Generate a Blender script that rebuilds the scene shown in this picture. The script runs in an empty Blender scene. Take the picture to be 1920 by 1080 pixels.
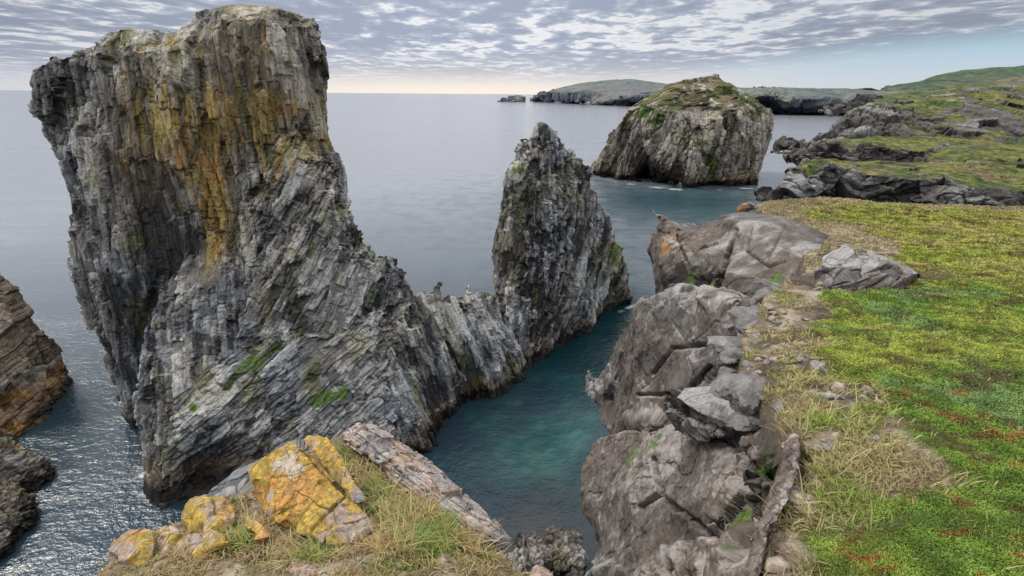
import bpy, bmesh, math, os
import numpy as np
from mathutils import Vector, Matrix
from mathutils.geometry import delaunay_2d_cdt
from concurrent.futures import ThreadPoolExecutor

QUICK = os.environ.get('QUICK') == '1'
sc = bpy.context.scene
rng = np.random.default_rng(7)
F32 = np.float32

# ------------------------------------------------------------------ camera
H = 30.0                      # eye above the sea
FPX = 1000.0                  # focal length, for a frame 1920 wide
PITCH = math.radians(20.0); ROLL = math.radians(0.45)
cam_d = bpy.data.cameras.new('camera'); cam = bpy.data.objects.new('camera', cam_d)
sc.collection.objects.link(cam); sc.camera = cam
cam.location = (0, 0, H)
RM = Matrix.Rotation(math.pi/2 - PITCH, 3, 'X') @ Matrix.Rotation(ROLL, 3, 'Z')
cam.rotation_euler = RM.to_euler()
cam_d.sensor_width = 36.0; cam_d.lens = FPX/1920*36.0
cam_d.clip_start = 0.1; cam_d.clip_end = 60000
RMn = np.array(RM); CAM = np.array([0, 0, H])

def ray(px, py):
    d = RMn @ np.array([(px-960)/FPX, (540-py)/FPX, -1.0]); return d
def P(px, py, Y):             # point on a sight line at forward distance Y
    d = ray(px, py); return CAM + d*(Y/d[1])
def Z(px, py, z):             # point on a sight line at height z
    d = ray(px, py); return CAM + d*((z-H)/d[2])
def PT(p):
    px, py, y = p
    if y == 's': return Z(px, py, -0.6)
    return Z(px, py, float(y[1:])) if isinstance(y, str) else P(px, py, y)

# ------------------------------------------------------------------ numpy noise
def par(fn, n, *arrs):
    ch = [(i, min(i+60000, n)) for i in range(0, n, 60000)]
    if len(ch) <= 1: return fn(*arrs)
    with ThreadPoolExecutor(4) as ex:
        rs = list(ex.map(lambda c: fn(*[a[c[0]:c[1]] for a in arrs]), ch))
    if isinstance(rs[0], tuple): return tuple(np.concatenate([r[k] for r in rs]) for k in range(len(rs[0])))
    return np.concatenate(rs)
def hsh(ix, iy, iz, seed):
    with np.errstate(over='ignore'):
        h = (ix.astype(np.uint32)*np.uint32(374761393) + iy.astype(np.uint32)*np.uint32(668265263)
             + iz.astype(np.uint32)*np.uint32(2147483647) + np.uint32(seed)*np.uint32(144269504))
        h ^= h >> np.uint32(13); h *= np.uint32(1274126177); h ^= h >> np.uint32(16)
        h *= np.uint32(2246822519); h ^= h >> np.uint32(15)
    return h
def _u(h): return (h & np.uint32(0xffff)).astype(F32)/65535.0
def _v(h): return (h >> np.uint32(16)).astype(F32)/65535.0
def _noise(p, seed):
    f = np.floor(p); i = f.astype(np.int64) & 0xffffffff; t = (p-f).astype(F32); s = t*t*(3-2*t)
    out = np.zeros(len(p), F32)
    for dx in (0, 1):
        wx = s[:, 0] if dx else 1-s[:, 0]
        for dy in (0, 1):
            wy = s[:, 1] if dy else 1-s[:, 1]
            for dz in (0, 1):
                wz = s[:, 2] if dz else 1-s[:, 2]
                out += wx*wy*wz*_u(hsh(i[:, 0]+dx, i[:, 1]+dy, i[:, 2]+dz, seed))
    return out*2-1
def noise(p, scale, seed=0):
    q = (p/np.asarray(scale)).astype(np.float64)
    return par(lambda a: _noise(a, seed), len(q), q)
def fbm(p, scale, octs=4, seed=0, gain=0.5):
    o = 0; a = 1; s = np.asarray(scale, float); tot = 0
    for k in range(octs):
        o = o + a*noise(p, s, seed+k*17); tot += a; a *= gain; s = s*0.5
    return o/tot*1.6
def _vor(q, seed):
    f = np.floor(q); i = f.astype(np.int64) & 0xffffffff; t = (q-f).astype(F32)
    n = len(q); d1 = np.full(n, 9, F32); d2 = np.full(n, 9, F32)
    v = np.zeros((n, 3), F32); hid = np.zeros(n, np.uint32)
    for dx in (-1, 0, 1):
        for dy in (-1, 0, 1):
            for dz in (-1, 0, 1):
                h = hsh(i[:, 0]+dx, i[:, 1]+dy, i[:, 2]+dz, seed)
                h2 = h*np.uint32(2654435761); h2 ^= h2 >> np.uint32(15)
                ex = t[:, 0]-dx-_u(h); ey = t[:, 1]-dy-_v(h); ez = t[:, 2]-dz-_u(h2)
                d = ex*ex+ey*ey+ez*ez
                m = d < d1
                d2 = np.where(m, d1, np.minimum(d2, d)); d1 = np.where(m, d, d1)
                v[m] = np.stack([ex[m], ey[m], ez[m]], 1); hid = np.where(m, h, hid)
    return np.sqrt(d1), np.sqrt(d2), v, hid
def voronoi(q, seed=0):
    q = q.astype(np.float64)
    d1, d2, v, h = par(lambda a: _vor(a, seed), len(q), q)
    with np.errstate(over='ignore'):
        g = h*np.uint32(2246822519); g ^= g >> np.uint32(13); g2 = g*np.uint32(3266489917); g2 ^= g2 >> np.uint32(16)
    return d2-d1, v, np.stack([_u(g), _v(g), _u(g2), _v(g2)], 1)
def boxes(q, s, seed=0):
    """jointed slabs: beds across x, broken along z and y, straight edges"""
    q = q/np.asarray(s, float); o = np.zeros_like(q[:, 0])
    x = q[:, 0] + .38*_noise(np.stack([q[:, 0]*.75, o, o], 1), seed+1); i = np.floor(x); fx = x-i
    one = lambda a, b, c, k: _u(hsh(a.astype(np.int64) & 0xffffffff, b.astype(np.int64) & 0xffffffff, c.astype(np.int64) & 0xffffffff, k))
    zf = .6+.9*one(i, o, o, seed+5); z = q[:, 2]*zf + 9*one(i, o, o, seed+2); k = np.floor(z); fz = z-k
    y = q[:, 1] + 9*one(i, k, o, seed+3); j = np.floor(y); fy = y-j
    e = np.minimum(np.minimum(fx, 1-fx), np.minimum(np.minimum(fz, 1-fz)*s[2]/s[0], np.minimum(fy, 1-fy)*s[1]/s[0]))
    r = np.stack([one(i, j, k, seed+7+n) for n in range(4)], 1)
    return e.astype(F32), np.stack([fx-.5, fy-.5, fz-.5], 1).astype(F32), r
def sstep(a, b, x):
    t = np.clip((x-a)/(b-a), 0, 1); return t*t*(3-2*t)
def mix(a, b, t):
    return a*(1-t[:, None]) + b*t[:, None]
def C3(*c): return np.array(c, float)[None, :]

# ------------------------------------------------------------------ mesh tools
def new_mesh(name, V, T, col=None, smooth=False, uv=None):
    me = bpy.data.meshes.new(name); n = len(V); m = len(T); k = T.shape[1]
    me.vertices.add(n); me.vertices.foreach_set('co', np.ascontiguousarray(V, F32).ravel())
    me.loops.add(m*k); me.loops.foreach_set('vertex_index', np.ascontiguousarray(T, np.int32).ravel())
    me.polygons.add(m); me.polygons.foreach_set('loop_start', np.arange(0, m*k, k, dtype=np.int32))
    me.polygons.foreach_set('use_smooth', np.full(m, smooth))
    me.update(calc_edges=True)
    if col is not None:
        a = me.attributes.new('col', 'FLOAT_COLOR', 'POINT')
        c = np.ones((n, 4), F32); c[:, :col.shape[1]] = col
        a.data.foreach_set('color', c.ravel())
    return me
def add_obj(name, me, mat, parent=None, loc=None):
    o = bpy.data.objects.new(name, me); sc.collection.objects.link(o)
    if mat: me.materials.append(mat)
    if parent: o.parent = parent
    if loc is not None: o.location = loc
    return o
def tag(o, label=None, cat=None, group=None, kind=None):
    if label: o['label'] = label
    if cat: o['category'] = cat
    if group: o['group'] = group
    if kind: o['kind'] = kind
    return o
def tri_normals(V, T):
    return np.cross(V[T[:, 1]]-V[T[:, 0]], V[T[:, 2]]-V[T[:, 0]])
def vnormals(V, T):
    fn = tri_normals(V, T); N = np.zeros_like(V)
    for k in range(3):
        for c in range(3): N[:, c] += np.bincount(T[:, k], fn[:, c], len(V))
    return N/np.maximum(np.linalg.norm(N, axis=1), 1e-9)[:, None]
def smooth_n(N, T, it):
    for _ in range(it):
        A = N.copy()
        for a, b in ((0, 1), (1, 2), (2, 0)):
            for c in range(3):
                A[:, c] += np.bincount(T[:, a], N[T[:, b], c], len(N))+np.bincount(T[:, b], N[T[:, a], c], len(N))
        N = A/np.maximum(np.linalg.norm(A, axis=1), 1e-9)[:, None]
    return N
def subdivide(V, T, sel):
    S = T[sel]; e = np.sort(np.concatenate([S[:, [0, 1]], S[:, [1, 2]], S[:, [2, 0]]]), axis=1)
    key = e[:, 0].astype(np.int64)*len(V)+e[:, 1]
    uq, inv = np.unique(key, return_inverse=True)
    a = (uq//len(V)); b = uq % len(V)
    mid = (V[a]+V[b])/2; m = inv.reshape(3, -1)+len(V)
    nT = np.concatenate([np.stack([S[:, 0], m[0], m[2]], 1), np.stack([S[:, 1], m[1], m[0]], 1),
                         np.stack([S[:, 2], m[2], m[1]], 1), np.stack([m[0], m[1], m[2]], 1)])
    return np.concatenate([V, mid]), np.concatenate([T[~sel], nT])

def relief_bm(bm, outline, interior, thick, back=None):
    """closed solid: a front of planar facets through the given points, and a back set 'thick' metres behind"""
    pts = [(p[0], p[1]) for p in outline]+[(p[0], p[1]) for p in interior]; n = len(outline)
    co, ed, fa, ov, oe, of = delaunay_2d_cdt([Vector(p) for p in pts], [], [list(range(n))], 1, 1e-4)
    src = [(list(x)+[None])[0] for x in ov]
    fr = []; bk = []
    for i, c in enumerate(co):
        s = src[i]
        if s is None: s = min(range(len(pts)), key=lambda k: (pts[k][0]-c[0])**2+(pts[k][1]-c[1])**2)
        w = PT((outline+interior)[s]) if src[i] is not None else PT((c[0], c[1], (outline+interior)[s][2]))
        v = bm.verts.new(w); fr.append(v)
        if s < n: bk.append(v)
        else:
            y = w[1]+thick
            bk.append(bm.verts.new(P(c[0], c[1], y)))
    for f in fa:
        try:
            bm.faces.new([fr[i] for i in f])
        except ValueError: pass
        try:
            if len({bk[i] for i in f}) == 3 and any(bk[i] is not fr[i] for i in f): bm.faces.new([bk[i] for i in reversed(f)])
            elif all(bk[i] is fr[i] for i in f):
                # a facet touching only outline points: back it with a pushed centroid
                c = sum((fr[i].co for i in f), Vector())/3; c = c+Vector((0, thick*0.5, 0)); cv = bm.verts.new(c)
                for a in range(3): bm.faces.new([bk[f[(a+1) % 3]], bk[f[a]], cv])
        except ValueError: pass

def remesh(masses, voxel):
    bm = bmesh.new()
    for m in masses:
        b2 = bmesh.new(); relief_bm(b2, m[0], m[1], m[2])
        bmesh.ops.recalc_face_normals(b2, faces=b2.faces)
        tmp = bpy.data.meshes.new('t'); b2.to_mesh(tmp); b2.free(); bm.from_mesh(tmp); bpy.data.meshes.remove(tmp)
    me = bpy.data.meshes.new('t'); bm.to_mesh(me); bm.free()
    o = bpy.data.objects.new('t', me); sc.collection.objects.link(o)
    md = o.modifiers.new('r', 'REMESH'); md.mode = 'VOXEL'; md.voxel_size = voxel*(2 if QUICK else 1); md.adaptivity = 0
    dg = bpy.context.evaluated_depsgraph_get(); dg.update(); ev = o.evaluated_get(dg); em = ev.to_mesh()
    em.calc_loop_triangles()
    V = np.zeros(len(em.vertices)*3); em.vertices.foreach_get('co', V)
    T = np.zeros(len(em.loop_triangles)*3, np.int32); em.loop_triangles.foreach_get('vertices', T)
    ev.to_mesh_clear(); bpy.data.objects.remove(o); bpy.data.meshes.remove(me)
    return V.reshape(-1, 3), T.reshape(-1, 3).astype(np.int64)

def relax(V, T, it=3):
    i = np.concatenate([T[:, 0], T[:, 1], T[:, 2]]); j = np.concatenate([T[:, 1], T[:, 2], T[:, 0]])
    n = np.bincount(i, minlength=len(V))+np.bincount(j, minlength=len(V)); n = np.maximum(n, 1)
    for _ in range(it):
        W = np.stack([np.bincount(i, V[j, c], len(V))+np.bincount(j, V[i, c], len(V)) for c in range(3)], 1)/n[:, None]
        V = V*.4+W*.6
    return V
def rot(ax, deg): return np.array(Matrix.Rotation(math.radians(deg), 3, ax))
def facet(V, T, q, scale, k, amp, tilt, seed):
    """flatten each fracture block of the surface onto its own plane"""
    N = smooth_n(vnormals(V, T), T, 6)
    def f(a):
        d1, d2, v, h = _vor(a, seed); return (h.astype(np.int64), (d2-d1))
    qq = (q/np.asarray(scale, float)).astype(np.float64)
    h, e = par(f, len(qq), qq)
    # blocks on opposite sides of a thin mass stay apart
    key = h*2 + (N[:, 1] > .5)*1
    u, inv = np.unique(key, return_inverse=True); m = len(u); cnt = np.bincount(inv, minlength=m)
    c = np.stack([np.bincount(inv, V[:, i], m) for i in range(3)], 1)/cnt[:, None]
    n = np.stack([np.bincount(inv, N[:, i], m) for i in range(3)], 1); n /= np.maximum(np.linalg.norm(n, axis=1), 1e-6)[:, None]
    r = np.random.default_rng(seed).uniform(-1, 1, (m, 4)); n = n+tilt*r[:, 1:]; n /= np.linalg.norm(n, axis=1)[:, None]
    lim = .45*min(scale)
    d = -np.clip(((V-c[inv])*n[inv]).sum(1), -lim, lim)*k + amp*r[inv, 0]
    d = d*np.where(cnt[inv] > 12, 1, 0)
    return V + n[inv]*d[:, None], r[inv, 0]*.5+.5, e
def axes(L, A):
    """frame with long axis L and bed normal A"""
    L = np.array(L, float); L /= np.linalg.norm(L); A = np.array(A, float); A -= (A@L)*L; A /= np.linalg.norm(A); return np.stack([A, np.cross(L, A), L], 1)
def seg_dist(V, A, B):
    A = np.asarray(A); B = np.asarray(B); d = B-A; t = np.clip(((V-A)@d)/max(d@d, 1e-9), 0, 1)
    return np.linalg.norm(V-(A+t[:, None]*d), axis=1)

def rock(name, label, cat, masses, voxel, nsub, octs, frames, color, mat, cracks=(), macro=None,
         warp=(0, 1), seed=0, group=None, carve=None, parent=None, smooth_it=3, flat=True, topk=0.0, facets=(), tipz=0, frelax=1, topmask=None, ampmod=False):
    """frames: list of (mask function or None, rotation) - q = V @ rotation, q.x across the beds, q.z along them
       octs: list of (scale3, amplitude, tilt, crack depth, crack width)"""
    V, T = remesh(masses, voxel); V = relax(V, T, 3)
    for k in range(0 if QUICK else nsub):
        fn = tri_normals(V, T); c = V[T].mean(1); vd = c-CAM
        sel = ((fn*vd).sum(1) < 0.25*np.linalg.norm(fn, axis=1)*np.linalg.norm(vd, axis=1)) & (c[:, 2] > -0.8)
        V, T = subdivide(V, T, sel)
    if macro:
        for (s, a, sd) in macro: V = V + vnormals(V, T)*(a*fbm(V, s, 3, sd))[:, None]
    def frame_q(V):
        reg = np.zeros(len(V), int)
        for i, fr in enumerate(frames):
            if fr[0] is not None: reg[fr[0](V)] = i
        q = np.zeros_like(V)
        for i, fr in enumerate(frames):
            m = reg == i; q[m] = V[m] @ fr[1] + i*37.3
            if len(fr) > 2: q[m, 2] *= fr[2]
        w, ws = warp
        if w: q = q + w*np.stack([fbm(V, ws, 3, 91+k+seed) for k in range(3)], 1)*np.array([1, 1, 1.5])
        return q
    fr_r = []
    zt = V[:, 2].max()
    for k, (fs, fk, fa, ft) in enumerate(facets):
        V0 = V; V, fr_, fe = facet(V, T, frame_q(V), fs, fk, fa, ft, seed*13+k+500); fr_r.append(fr_)
        V = relax(V, T, frelax)
        if tipz: tt = sstep(0, tipz, zt-V0[:, 2])[:, None]; V = V0+(V-V0)*tt
    N = smooth_n(vnormals(V, T), T, smooth_it)
    q = frame_q(V)
    disp = np.zeros(len(V)); ch = {'r': list(fr_r[:1]), 'e': []}
    for k, oc in enumerate(octs):
        (s, amp, tilt, cd, cw) = oc[:5]
        if len(oc) > 5: e, v, r = par(lambda a: boxes(a, s, seed*31+k*7+1), len(q), q)
        else: e, v, r = voronoi(q/np.asarray(s, float), seed*31+k*7+1)
        g = (r[:, 1:4]-0.5)*2
        disp += amp*((r[:, 0]-0.5)*2 + tilt*(g*v).sum(1)) - cd*np.exp(-e/cw)*(0.3+r[:, 2])
        ch['r'].append(r[:, 0]); ch['e'].append(np.exp(-e/cw))
    for (pl, cwid, cdep) in cracks:
        pts = [PT(p) for p in pl]; d = np.full(len(V), 1e9); mid = sum(pts)/len(pts)
        ax = (mid-CAM)/np.linalg.norm(mid-CAM)      # a slot cut into the face
        jit = np.stack([noise(V, cwid*8, 55+k) for k in range(3)], 1)*cwid*0.6
        Vp = V+jit; Vp = Vp-((Vp-mid)@ax)[:, None]*ax; pp = [p-((p-mid)@ax)*ax for p in pts]
        for a, b in zip(pp[:-1], pp[1:]): d = np.minimum(d, seg_dist(Vp, a, b))
        d = d+10*(np.abs((V-mid)@ax) > 3.0)
        disp -= cdep*np.exp(-(d/cwid)**2); ch['e'][-1] = np.maximum(ch['e'][-1], np.exp(-(d/cwid)**2))
    if ampmod: disp = disp*(.45+.85*sstep(-.35, .35, fbm(V, (3.2, 3.2, 5), 3, 151+seed)))
    if tipz: disp = disp*(.15+.85*sstep(0, tipz, zt-V[:, 2]))
    if topk: disp = disp*(1-topk*sstep(.5, .8, N[:, 2])*(1-(np.clip(topmask(V), 0, 1) if topmask else 0)))
    V2 = V + N*disp[:, None]
    N2 = vnormals(V2, T)
    col = color(V2, N, N2, q, ch, disp)
    base = V2.mean(0); base[2] = V2[:, 2].min()
    me = new_mesh(name, V2-base, T, col, smooth=not flat)
    o = add_obj(name, me, mat, parent, base)
    if label: tag(o, label, cat, group)
    print(name, len(T), flush=True)
    return o

# ------------------------------------------------------------------ materials
class NT:
    def __init__(s, mat): s.m = mat; mat.use_nodes = True; s.t = mat.node_tree; s.t.nodes.clear()
    def n(s, typ, **k):
        nd = s.t.nodes.new(typ)
        for a, b in k.items():
            if a.startswith('i_'): nd.inputs[a[2:].replace('_', ' ')].default_value = b
            else: setattr(nd, a, b)
        return nd
    def l(s, a, b): s.t.links.new(a, b)
    def math(s, op, a, b=None, clamp=False):
        nd = s.n('ShaderNodeMath', operation=op, use_clamp=clamp)
        for i, x in enumerate((a, b)):
            if x is None: continue
            if isinstance(x, (int, float)): nd.inputs[i].default_value = x
            else: s.l(x, nd.inputs[i])
        return nd.outputs[0]
    def mixc(s, f, a, b, mode='MIX'):
        nd = s.n('ShaderNodeMix', data_type='RGBA', blend_type=mode)
        for i, x in ((0, f), (6, a), (7, b)):
            if isinstance(x, (int, float)): nd.inputs[i].default_value = x
            elif isinstance(x, tuple): nd.inputs[i].default_value = (*x, 1)[:4]
            else: s.l(x, nd.inputs[i])
        return nd.outputs[2]
    def ramp(s, f, stops):
        nd = s.n('ShaderNodeValToRGB'); s.l(f, nd.inputs[0]); r = nd.color_ramp
        while len(r.elements) < len(stops): r.elements.new(0.5)
        for e, (p, c) in zip(r.elements, stops):
            e.position = p; e.color = (*c, 1)[:4] if isinstance(c, tuple) else (c, c, c, 1)
        return nd.outputs[0]

def surf_mat(name, s1, bump=0.5, dist=0.05, var=0.35, rough=0.88, spec=0.25, stretch=(1, 1, 1)):
    """vertex colour from the rock tools, broken up by fine procedural grain and relief"""
    m = bpy.data.materials.new(name); t = NT(m)
    geo = t.n('ShaderNodeNewGeometry'); at = t.n('ShaderNodeAttribute', attribute_name='col')
    mp = t.n('ShaderNodeMapping'); mp.inputs['Scale'].default_value = stretch; t.l(geo.outputs['Position'], mp.inputs[0])
    n1 = t.n('ShaderNodeTexNoise', i_Scale=1/s1, i_Detail=9.0, i_Roughness=0.68); t.l(mp.outputs[0], n1.inputs['Vector'])
    n2 = t.n('ShaderNodeTexNoise', i_Scale=5/s1, i_Detail=4.0, i_Roughness=0.6); t.l(mp.outputs[0], n2.inputs['Vector'])
    vo = t.n('ShaderNodeTexVoronoi', feature='DISTANCE_TO_EDGE', i_Scale=1.7/s1); t.l(mp.outputs[0], vo.inputs['Vector'])
    ck = t.ramp(vo.outputs['Distance'], [(0.0, 0.0), (0.06, 1.0)])
    v = t.ramp(n1.outputs['Fac'], [(0.3, 1-var), (0.52, 1.0), (0.72, 1+var*0.9)])
    c = t.mixc(1.0, at.outputs['Color'], v, 'MULTIPLY')
    v2 = t.ramp(n2.outputs['Fac'], [(0.3, 1-var*0.6), (0.7, 1+var*0.6)])
    c = t.mixc(1.0, c, v2, 'MULTIPLY')
    hgt = t.math('ADD', t.math('MULTIPLY', n1.outputs['Fac'], 1.0), t.math('MULTIPLY', n2.outputs['Fac'], 0.25))
    hgt = t.math('ADD', hgt, t.math('MULTIPLY', ck, 0.12))
    b = t.n('ShaderNodeBump', i_Strength=bump, i_Distance=dist); t.l(hgt, b.inputs['Height'])
    p = t.n('ShaderNodeBsdfPrincipled'); t.l(c, p.inputs['Base Color']); t.l(b.outputs[0], p.inputs['Normal'])
    p.inputs['Specular IOR Level'].default_value = spec
    rr = t.math('SUBTRACT', rough, t.math('MULTIPLY', t.math('SUBTRACT', 1.0, at.outputs['Alpha']), 0.5)); t.l(rr, p.inputs['Roughness'])
    o = t.n('ShaderNodeOutputMaterial'); t.l(p.outputs[0], o.inputs[0])
    return m
M_far = surf_mat('island_rock', 3.0, 0.9, 1.2, 0.4)
M_coast = surf_mat('coast_rock', 14.0, 0.8, 5.0, 0.35)
M_stack = surf_mat('slate_rock', 0.7, 0.9, 0.20, 0.32, stretch=(1.3, 1.3, 0.6))
M_cliff = surf_mat('cliff_rock', 0.30, 0.9, 0.04, 0.30)
M_bould = surf_mat('boulder_rock', 0.16, 0.8, 0.02, 0.34)
M_terr = surf_mat('headland_ground', 0.8, 0.9, 0.3, 0.4)
M_soil = surf_mat('soil', 0.10, 0.9, 0.03, 0.45)

# ------------------------------------------------------------------ colour fields
def blob(V, p, rx, rz, pw=1.0, ang=0, ny=None):
    """soft patch on a rock face, centred on a real point; radii in metres"""
    c = PT(p); a = math.radians(ang); dx = V[:, 0]-c[0]; dz = V[:, 2]-c[2]
    u = dx*math.cos(a)+dz*math.sin(a); w = -dx*math.sin(a)+dz*math.cos(a)
    return np.exp(-((u/rx)**2+(w/rz)**2)*pw)
SLATE_D = C3(.035, .037, .042); SLATE = C3(.175, .18, .19); SLATE_L = C3(.43, .44, .44)
OCHRE = C3(.38, .27, .075); ORANGE = C3(.45, .20, .05); GREEN = C3(.085, .15, .018); OLIVE = C3(.13, .13, .035)

def slate_color(V, N0, N, q, ch, disp, wr=(1, 1, 1, 1), lichen=None, green=None, dark=None, warm=None, base=1.0, wet=(1.1, 2.1), rust=1.0):
    r = ch['r']; e = ch['e']
    t = 0.42 + sum(w*(a-0.5) for w, a in zip(wr, r)) + 0.42*fbm(V, 4.0, 3, 5) + 0.2*fbm(q, (0.5, 1.2, 3.5), 3, 8)
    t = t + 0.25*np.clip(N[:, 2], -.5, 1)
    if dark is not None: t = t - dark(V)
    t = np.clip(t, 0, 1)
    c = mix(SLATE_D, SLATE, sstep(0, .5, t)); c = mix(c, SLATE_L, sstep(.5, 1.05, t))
    wm = np.clip(0.5+0.9*fbm(V, (3, 3, 5), 3, 21), 0, 1)
    c = c*mix(C3(1, 1, 1), C3(1.18, 1.03, .85), wm*0.8)
    if warm is not None: c = mix(c, C3(.26, .20, .15)*(0.5+t[:, None]), np.clip(warm(V), 0, 1))
    nz = fbm(q, (0.35, .8, 2.2), 4, 33)
    if lichen is not None:
        l = np.clip(lichen(V), 0, 1.2); m = sstep(0.42, 0.66, l*0.50+0.42*nz*np.sqrt(np.clip(l, 0, 1))+.22*(r[min(1, len(r)-1)]-.5)+0.04)
        c = mix(c, OCHRE*(0.45+0.7*t[:, None]), np.clip(l-.15, 0, 1)*.42)
        c = mix(c, mix(OCHRE, ORANGE, np.clip(.12+.8*fbm(V, 1.5, 2, 3), 0, .8))*(0.55+0.6*t[:, None]), m*0.8)
    ol = sstep(0.35, 0.8, fbm(V, (1.6, 1.6, 2.6), 4, 71)+0.3*nz); c = mix(c, OLIVE*(0.6+t[:, None]), ol*0.55)
    cr = np.maximum.reduce([np.clip(x, 0, 1) for x in e]) if len(e) else 0
    c = c*(1-0.38*sstep(.45, 1, cr))[:, None]
    if green is not None:
        gm = np.clip(green(V), 0, 1); gm = sstep(.35, .6, gm+0.35*fbm(V, 0.8, 3, 44)*(gm > .05))*sstep(-.15, .3, N[:, 2])
        c = mix(c, GREEN*(0.7+0.6*r[-1][:, None]), gm)
    z = V[:, 2]+0.7*fbm(V, 3, 3, 61)
    ru = sstep(wet[1]+1.2, wet[1], z)*rust*(0.5+0.5*sstep(-.2, .4, fbm(V, 1.2, 3, 62)))
    c = mix(c, (C3(.17, .105, .045) if rust < 1.5 else C3(.34, .17, .05))*(0.5+t[:, None]), np.clip(ru*0.5, 0, .85))
    wt = sstep(wet[0]+.6, wet[0]-.3, z); c = c*(1-0.88*wt)[:, None]
    return np.concatenate([c*base, (1-wt)[:, None]], 1)

# ------------------------------------------------------------------ world: high broken cloud
def make_world():
    w = bpy.data.worlds.new('World'); sc.world = w; w.use_nodes = True
    t = NT.__new__(NT); t.m = w; t.t = w.node_tree; t.t.nodes.clear()
    sky = t.n('ShaderNodeTexSky', sky_type='NISHITA', sun_disc=False, sun_elevation=SUN_E, sun_rotation=SUN_R, air_density=1.0, dust_density=1.5, ozone_density=1.5)
    tc = t.n('ShaderNodeTexCoord'); sep = t.n('ShaderNodeSeparateXYZ'); t.l(tc.outputs['Generated'], sep.inputs[0])
    zc = t.math('MAXIMUM', sep.outputs['Z'], 0.0)
    zz = t.math('ADD', zc, 0.035)
    u = t.math('DIVIDE', sep.outputs['X'], zz); v = t.math('DIVIDE', sep.outputs['Y'], zz)
    cb = t.n('ShaderNodeCombineXYZ'); t.l(u, cb.inputs[0]); t.l(v, cb.inputs[1])
    def cloud(scale, det, rgh, off, sx=1.0, sy=1.0, dist=0.0):
        mp = t.n('ShaderNodeMapping'); mp.inputs['Location'].default_value = off; mp.inputs['Scale'].default_value = (sx, sy, 1)
        t.l(cb.outputs[0], mp.inputs[0])
        n = t.n('ShaderNodeTexNoise', i_Scale=scale, i_Detail=det, i_Roughness=rgh, i_Distortion=dist); t.l(mp.outputs[0], n.inputs['Vector'])
        return n.outputs['Fac']
    big = cloud(0.22, 3, .5, (3, 1, 0), 1, .8)
    mid = cloud(1.35, 7, .55, (7.3, 2, 0), 1.7, 1.0, .3)
    fin = cloud(5.0, 4, .6, (1.3, 5, 0), 1.3, 1.0)
    d = t.math('ADD', t.math('MULTIPLY', mid, 1.0), t.math('MULTIPLY', fin, .38))
    d = t.math('ADD', d, t.math('MULTIPLY', big, .75))
    # thickness 0..1
    thick = t.n('ShaderNodeMapRange'); t.l(d, thick.inputs[0]); thick.inputs[1].default_value = 0.86; thick.inputs[2].default_value = 1.14; thick.interpolation_type = 'SMOOTHSTEP'
    # cloud amount thins out to the right, low down
    az = t.math('ARCTAN2', sep.outputs['X'], sep.outputs['Y'])         # 0 ahead, + to the right
    el = sep.outputs['Z']
    right = t.n('ShaderNodeMapRange'); t.l(az, right.inputs[0]); right.inputs[1].default_value = 0.05; right.inputs[2].default_value = 0.75; right.interpolation_type = 'SMOOTHSTEP'
    lowr = t.n('ShaderNodeMapRange'); t.l(t.math('ADD', el, t.math('MULTIPLY', right.outputs[0], -0.055)), lowr.inputs[0])
    lowr.inputs[1].default_value = 0.002; lowr.inputs[2].default_value = 0.045; lowr.interpolation_type = 'SMOOTHSTEP'
    # clear band at the horizon
    cov = t.math('MULTIPLY', lowr.outputs[0], 1.0)
    # clear-sky colour: Nishita tinted + horizon glow
    glow = t.n('ShaderNodeMapRange'); t.l(el, glow.inputs[0]); glow.inputs[1].default_value = 0.085; glow.inputs[2].default_value = 0.0; glow.interpolation_type = 'SMOOTHSTEP'
    gaz = t.math('MULTIPLY', t.math('SUBTRACT', az, -0.10), 1.9); gz = t.math('POWER', 2.718, t.math('MULTIPLY', t.math('MULTIPLY', gaz, gaz), -1.0))
    skyc = t.n('ShaderNodeVectorMath', operation='SCALE'); t.l(sky.outputs[0], skyc.inputs[0]); skyc.inputs['Scale'].default_value = 0.35
    blue = t.mixc(0.88, skyc.outputs[0], (4.6, 6.6, 8.0))
    blue = t.mixc(glow.outputs[0], blue, (6.2, 6.9, 7.4))
    low = t.mixc(gz, (5.6, 6.0, 6.9), (10.0, 8.9, 7.8))
    clear = t.mixc(t.math('MULTIPLY', glow.outputs[0], t.math('SUBTRACT', 1.0, t.math('MULTIPLY', right.outputs[0], .95))), blue, low)
    # cloud colour: thin edges bright, thick parts blue grey; brighter towards the hidden sun
    shade = t.ramp(thick.outputs[0], [(0.0, (1.0, .985, .97)), (0.22, (.84, .86, .91)), (0.5, (.54, .59, .70)), (1.0, (.38, .43, .55))])
    cc = t.n('ShaderNodeVectorMath', operation='SCALE'); t.l(shade, cc.inputs[0])
    warm = t.math('ADD', 6.9, t.math('MULTIPLY', gz, 3.0)); t.l(warm, cc.inputs['Scale'])
    lit = t.mixc(t.math('MULTIPLY', glow.outputs[0], t.math('MULTIPLY', gz, .55)), cc.outputs[0], (8.8, 7.8, 7.0))
    lit = t.mixc(t.math('MULTIPLY', glow.outputs[0], .35), lit, (5.4, 6.0, 7.2))
    vis = t.n('ShaderNodeMapRange'); t.l(d, vis.inputs[0]); vis.inputs[1].default_value = 0.80; vis.inputs[2].default_value = 0.93
    # to the left and overhead the gaps show thin white cloud, to the right the blue
    gap = t.mixc(right.outputs[0], (6.9, 7.2, 7.9), blue)
    cl = t.mixc(vis.outputs[0], gap, lit)
    # the sky above and behind the eye: an even bright overcast
    top = t.n('ShaderNodeMapRange'); t.l(el, top.inputs[0]); top.inputs[1].default_value = 0.18; top.inputs[2].default_value = 0.6
    cl = t.mixc(top.outputs[0], cl, (13.2, 13.6, 14.2))
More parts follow.
